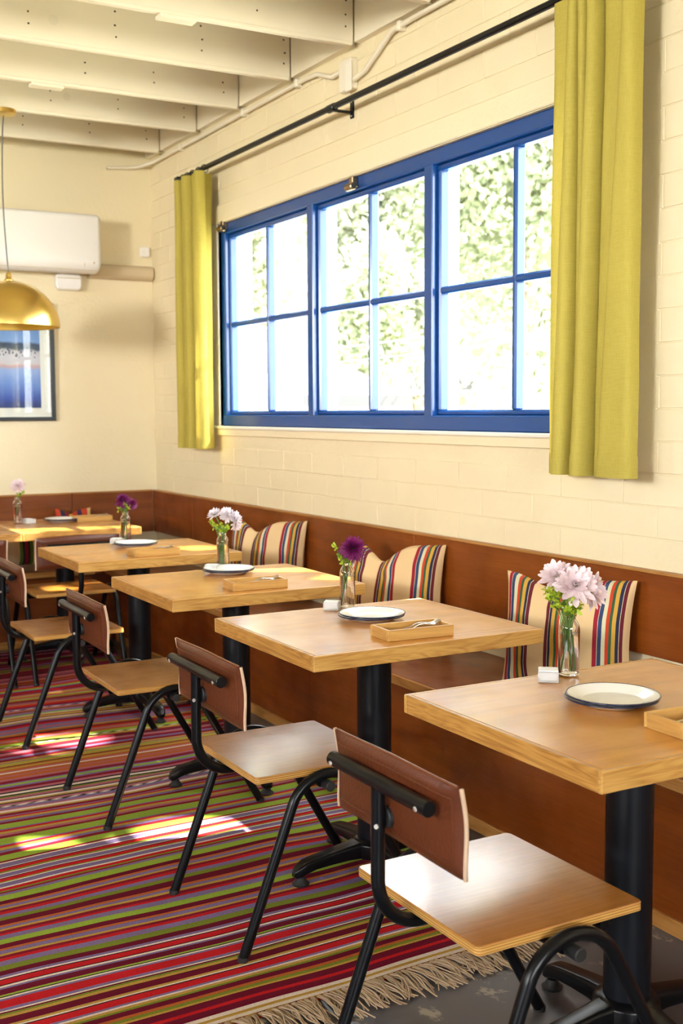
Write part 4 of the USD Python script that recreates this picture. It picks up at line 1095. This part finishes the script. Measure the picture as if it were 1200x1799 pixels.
hs = thing('house', 'tan bungalow with gabled roof and house number outside', 'house', (25., 33., -.16))
obj('wall', bx(22.0, 27.0, 28.9, 38.4, -.16, 2.0), 'house_wall', hs, w=True)
rf = trimesh.creation.extrude_polygon(Polygon([(28.5, 1.98), (38.8, 1.98), (33.65, 3.05)]), 5.6, engine='earcut')
rf.vertices = np.stack([21.6 + rf.vertices[:, 2], rf.vertices[:, 0], rf.vertices[:, 1]], 1); rf.fix_normals()
obj('roof', rf, 'house_roof', hs, w=True)
for sg in (-1, 1):
    e = np.array([(21.52, 33.65, 3.05), (21.52, 33.65 + sg * 5.3, 1.94)])
    obj('barge_board', hull(np.vstack([e + (0, 0, .03), e + (0, 0, .16), e + (.09, 0, .03), e + (.09, 0, .16)])), 'house_trim', hs, w=True)
obj('eave_board', bx(21.55, 21.62, 28.5, 38.8, 1.90, 2.0), 'house_trim', hs, w=True)
for a, b, nm in ((34.2, 34.9, 'door'), (35.9, 37.3, 'window')):
    f_ = obj(nm, bx(21.93, 22.0, a - .18, b + .18, .0 if nm == 'door' else .7, 1.88), 'house_trim', hs, w=True)
    obj('pane', bx(21.90, 21.935, a, b, .7 if nm == 'door' else .8, 1.72), 'dark_window', f_, w=True)
tx = meshkit.text_mesh('25', .30, .03, True)
tx.vertices = np.stack([21.965 - tx.vertices[:, 2], 29.95 - tx.vertices[:, 0], 1.36 + tx.vertices[:, 1]], 1); tx.fix_normals()
obj('number_board', bx(21.96, 22.0, 29.2, 30.3, .6, 1.86), 'house_white', hs, w=True)
obj('house_number', tx, 'house_roof', hs, w=True)
wh = thing('white_building', 'white sunlit building with sloping roof outside the farthest sash', 'building', (7.6, 16.5, -.16))
gb = trimesh.creation.extrude_polygon(Polygon([(13.3, -.16), (20., -.16), (20., 3.25), (13.3, 1.49)]), 1.2, engine='earcut')
gb.vertices = np.stack([7.0 + gb.vertices[:, 2], gb.vertices[:, 0], gb.vertices[:, 1]], 1); gb.fix_normals()
obj('wall', gb, 'house_white', wh, w=True)
sl = np.array([(6.8, 13.1, 1.44), (8.4, 13.1, 1.44), (8.4, 20.2, 3.31), (6.8, 20.2, 3.31)])
obj('roof', hull(np.vstack([sl, sl + (0, 0, .14)])), 'house_roof', wh, w=True)
obj('fascia', hull(np.vstack([sl[[0, 3]] + (-.03, 0, -.02), sl[[0, 3]] + (-.03, 0, .15), sl[[0, 3]] + (-.005, 0, -.02), sl[[0, 3]] + (-.005, 0, .15)])), 'trim_white', wh, w=True)
for k, (za, zb) in enumerate(((2.45, 2.62), (2.22, 2.42))):
    cb = thing('overhead_wire', ['upper overhead wire crossing the view outside', 'lower overhead wire crossing the view outside'][k], 'wire', (8.7, 15., za))
    s = np.linspace(0, 1, 24)[:, None]
    P_ = np.array([8.7, 24., za]) * (1 - s) + np.array([8.7, 6., zb]) * s - np.array([0, 0, .2]) * np.sin(s * np.pi)
    obj('strand', tube(P_, .014, 6), 'cable', cb, True, w=True)
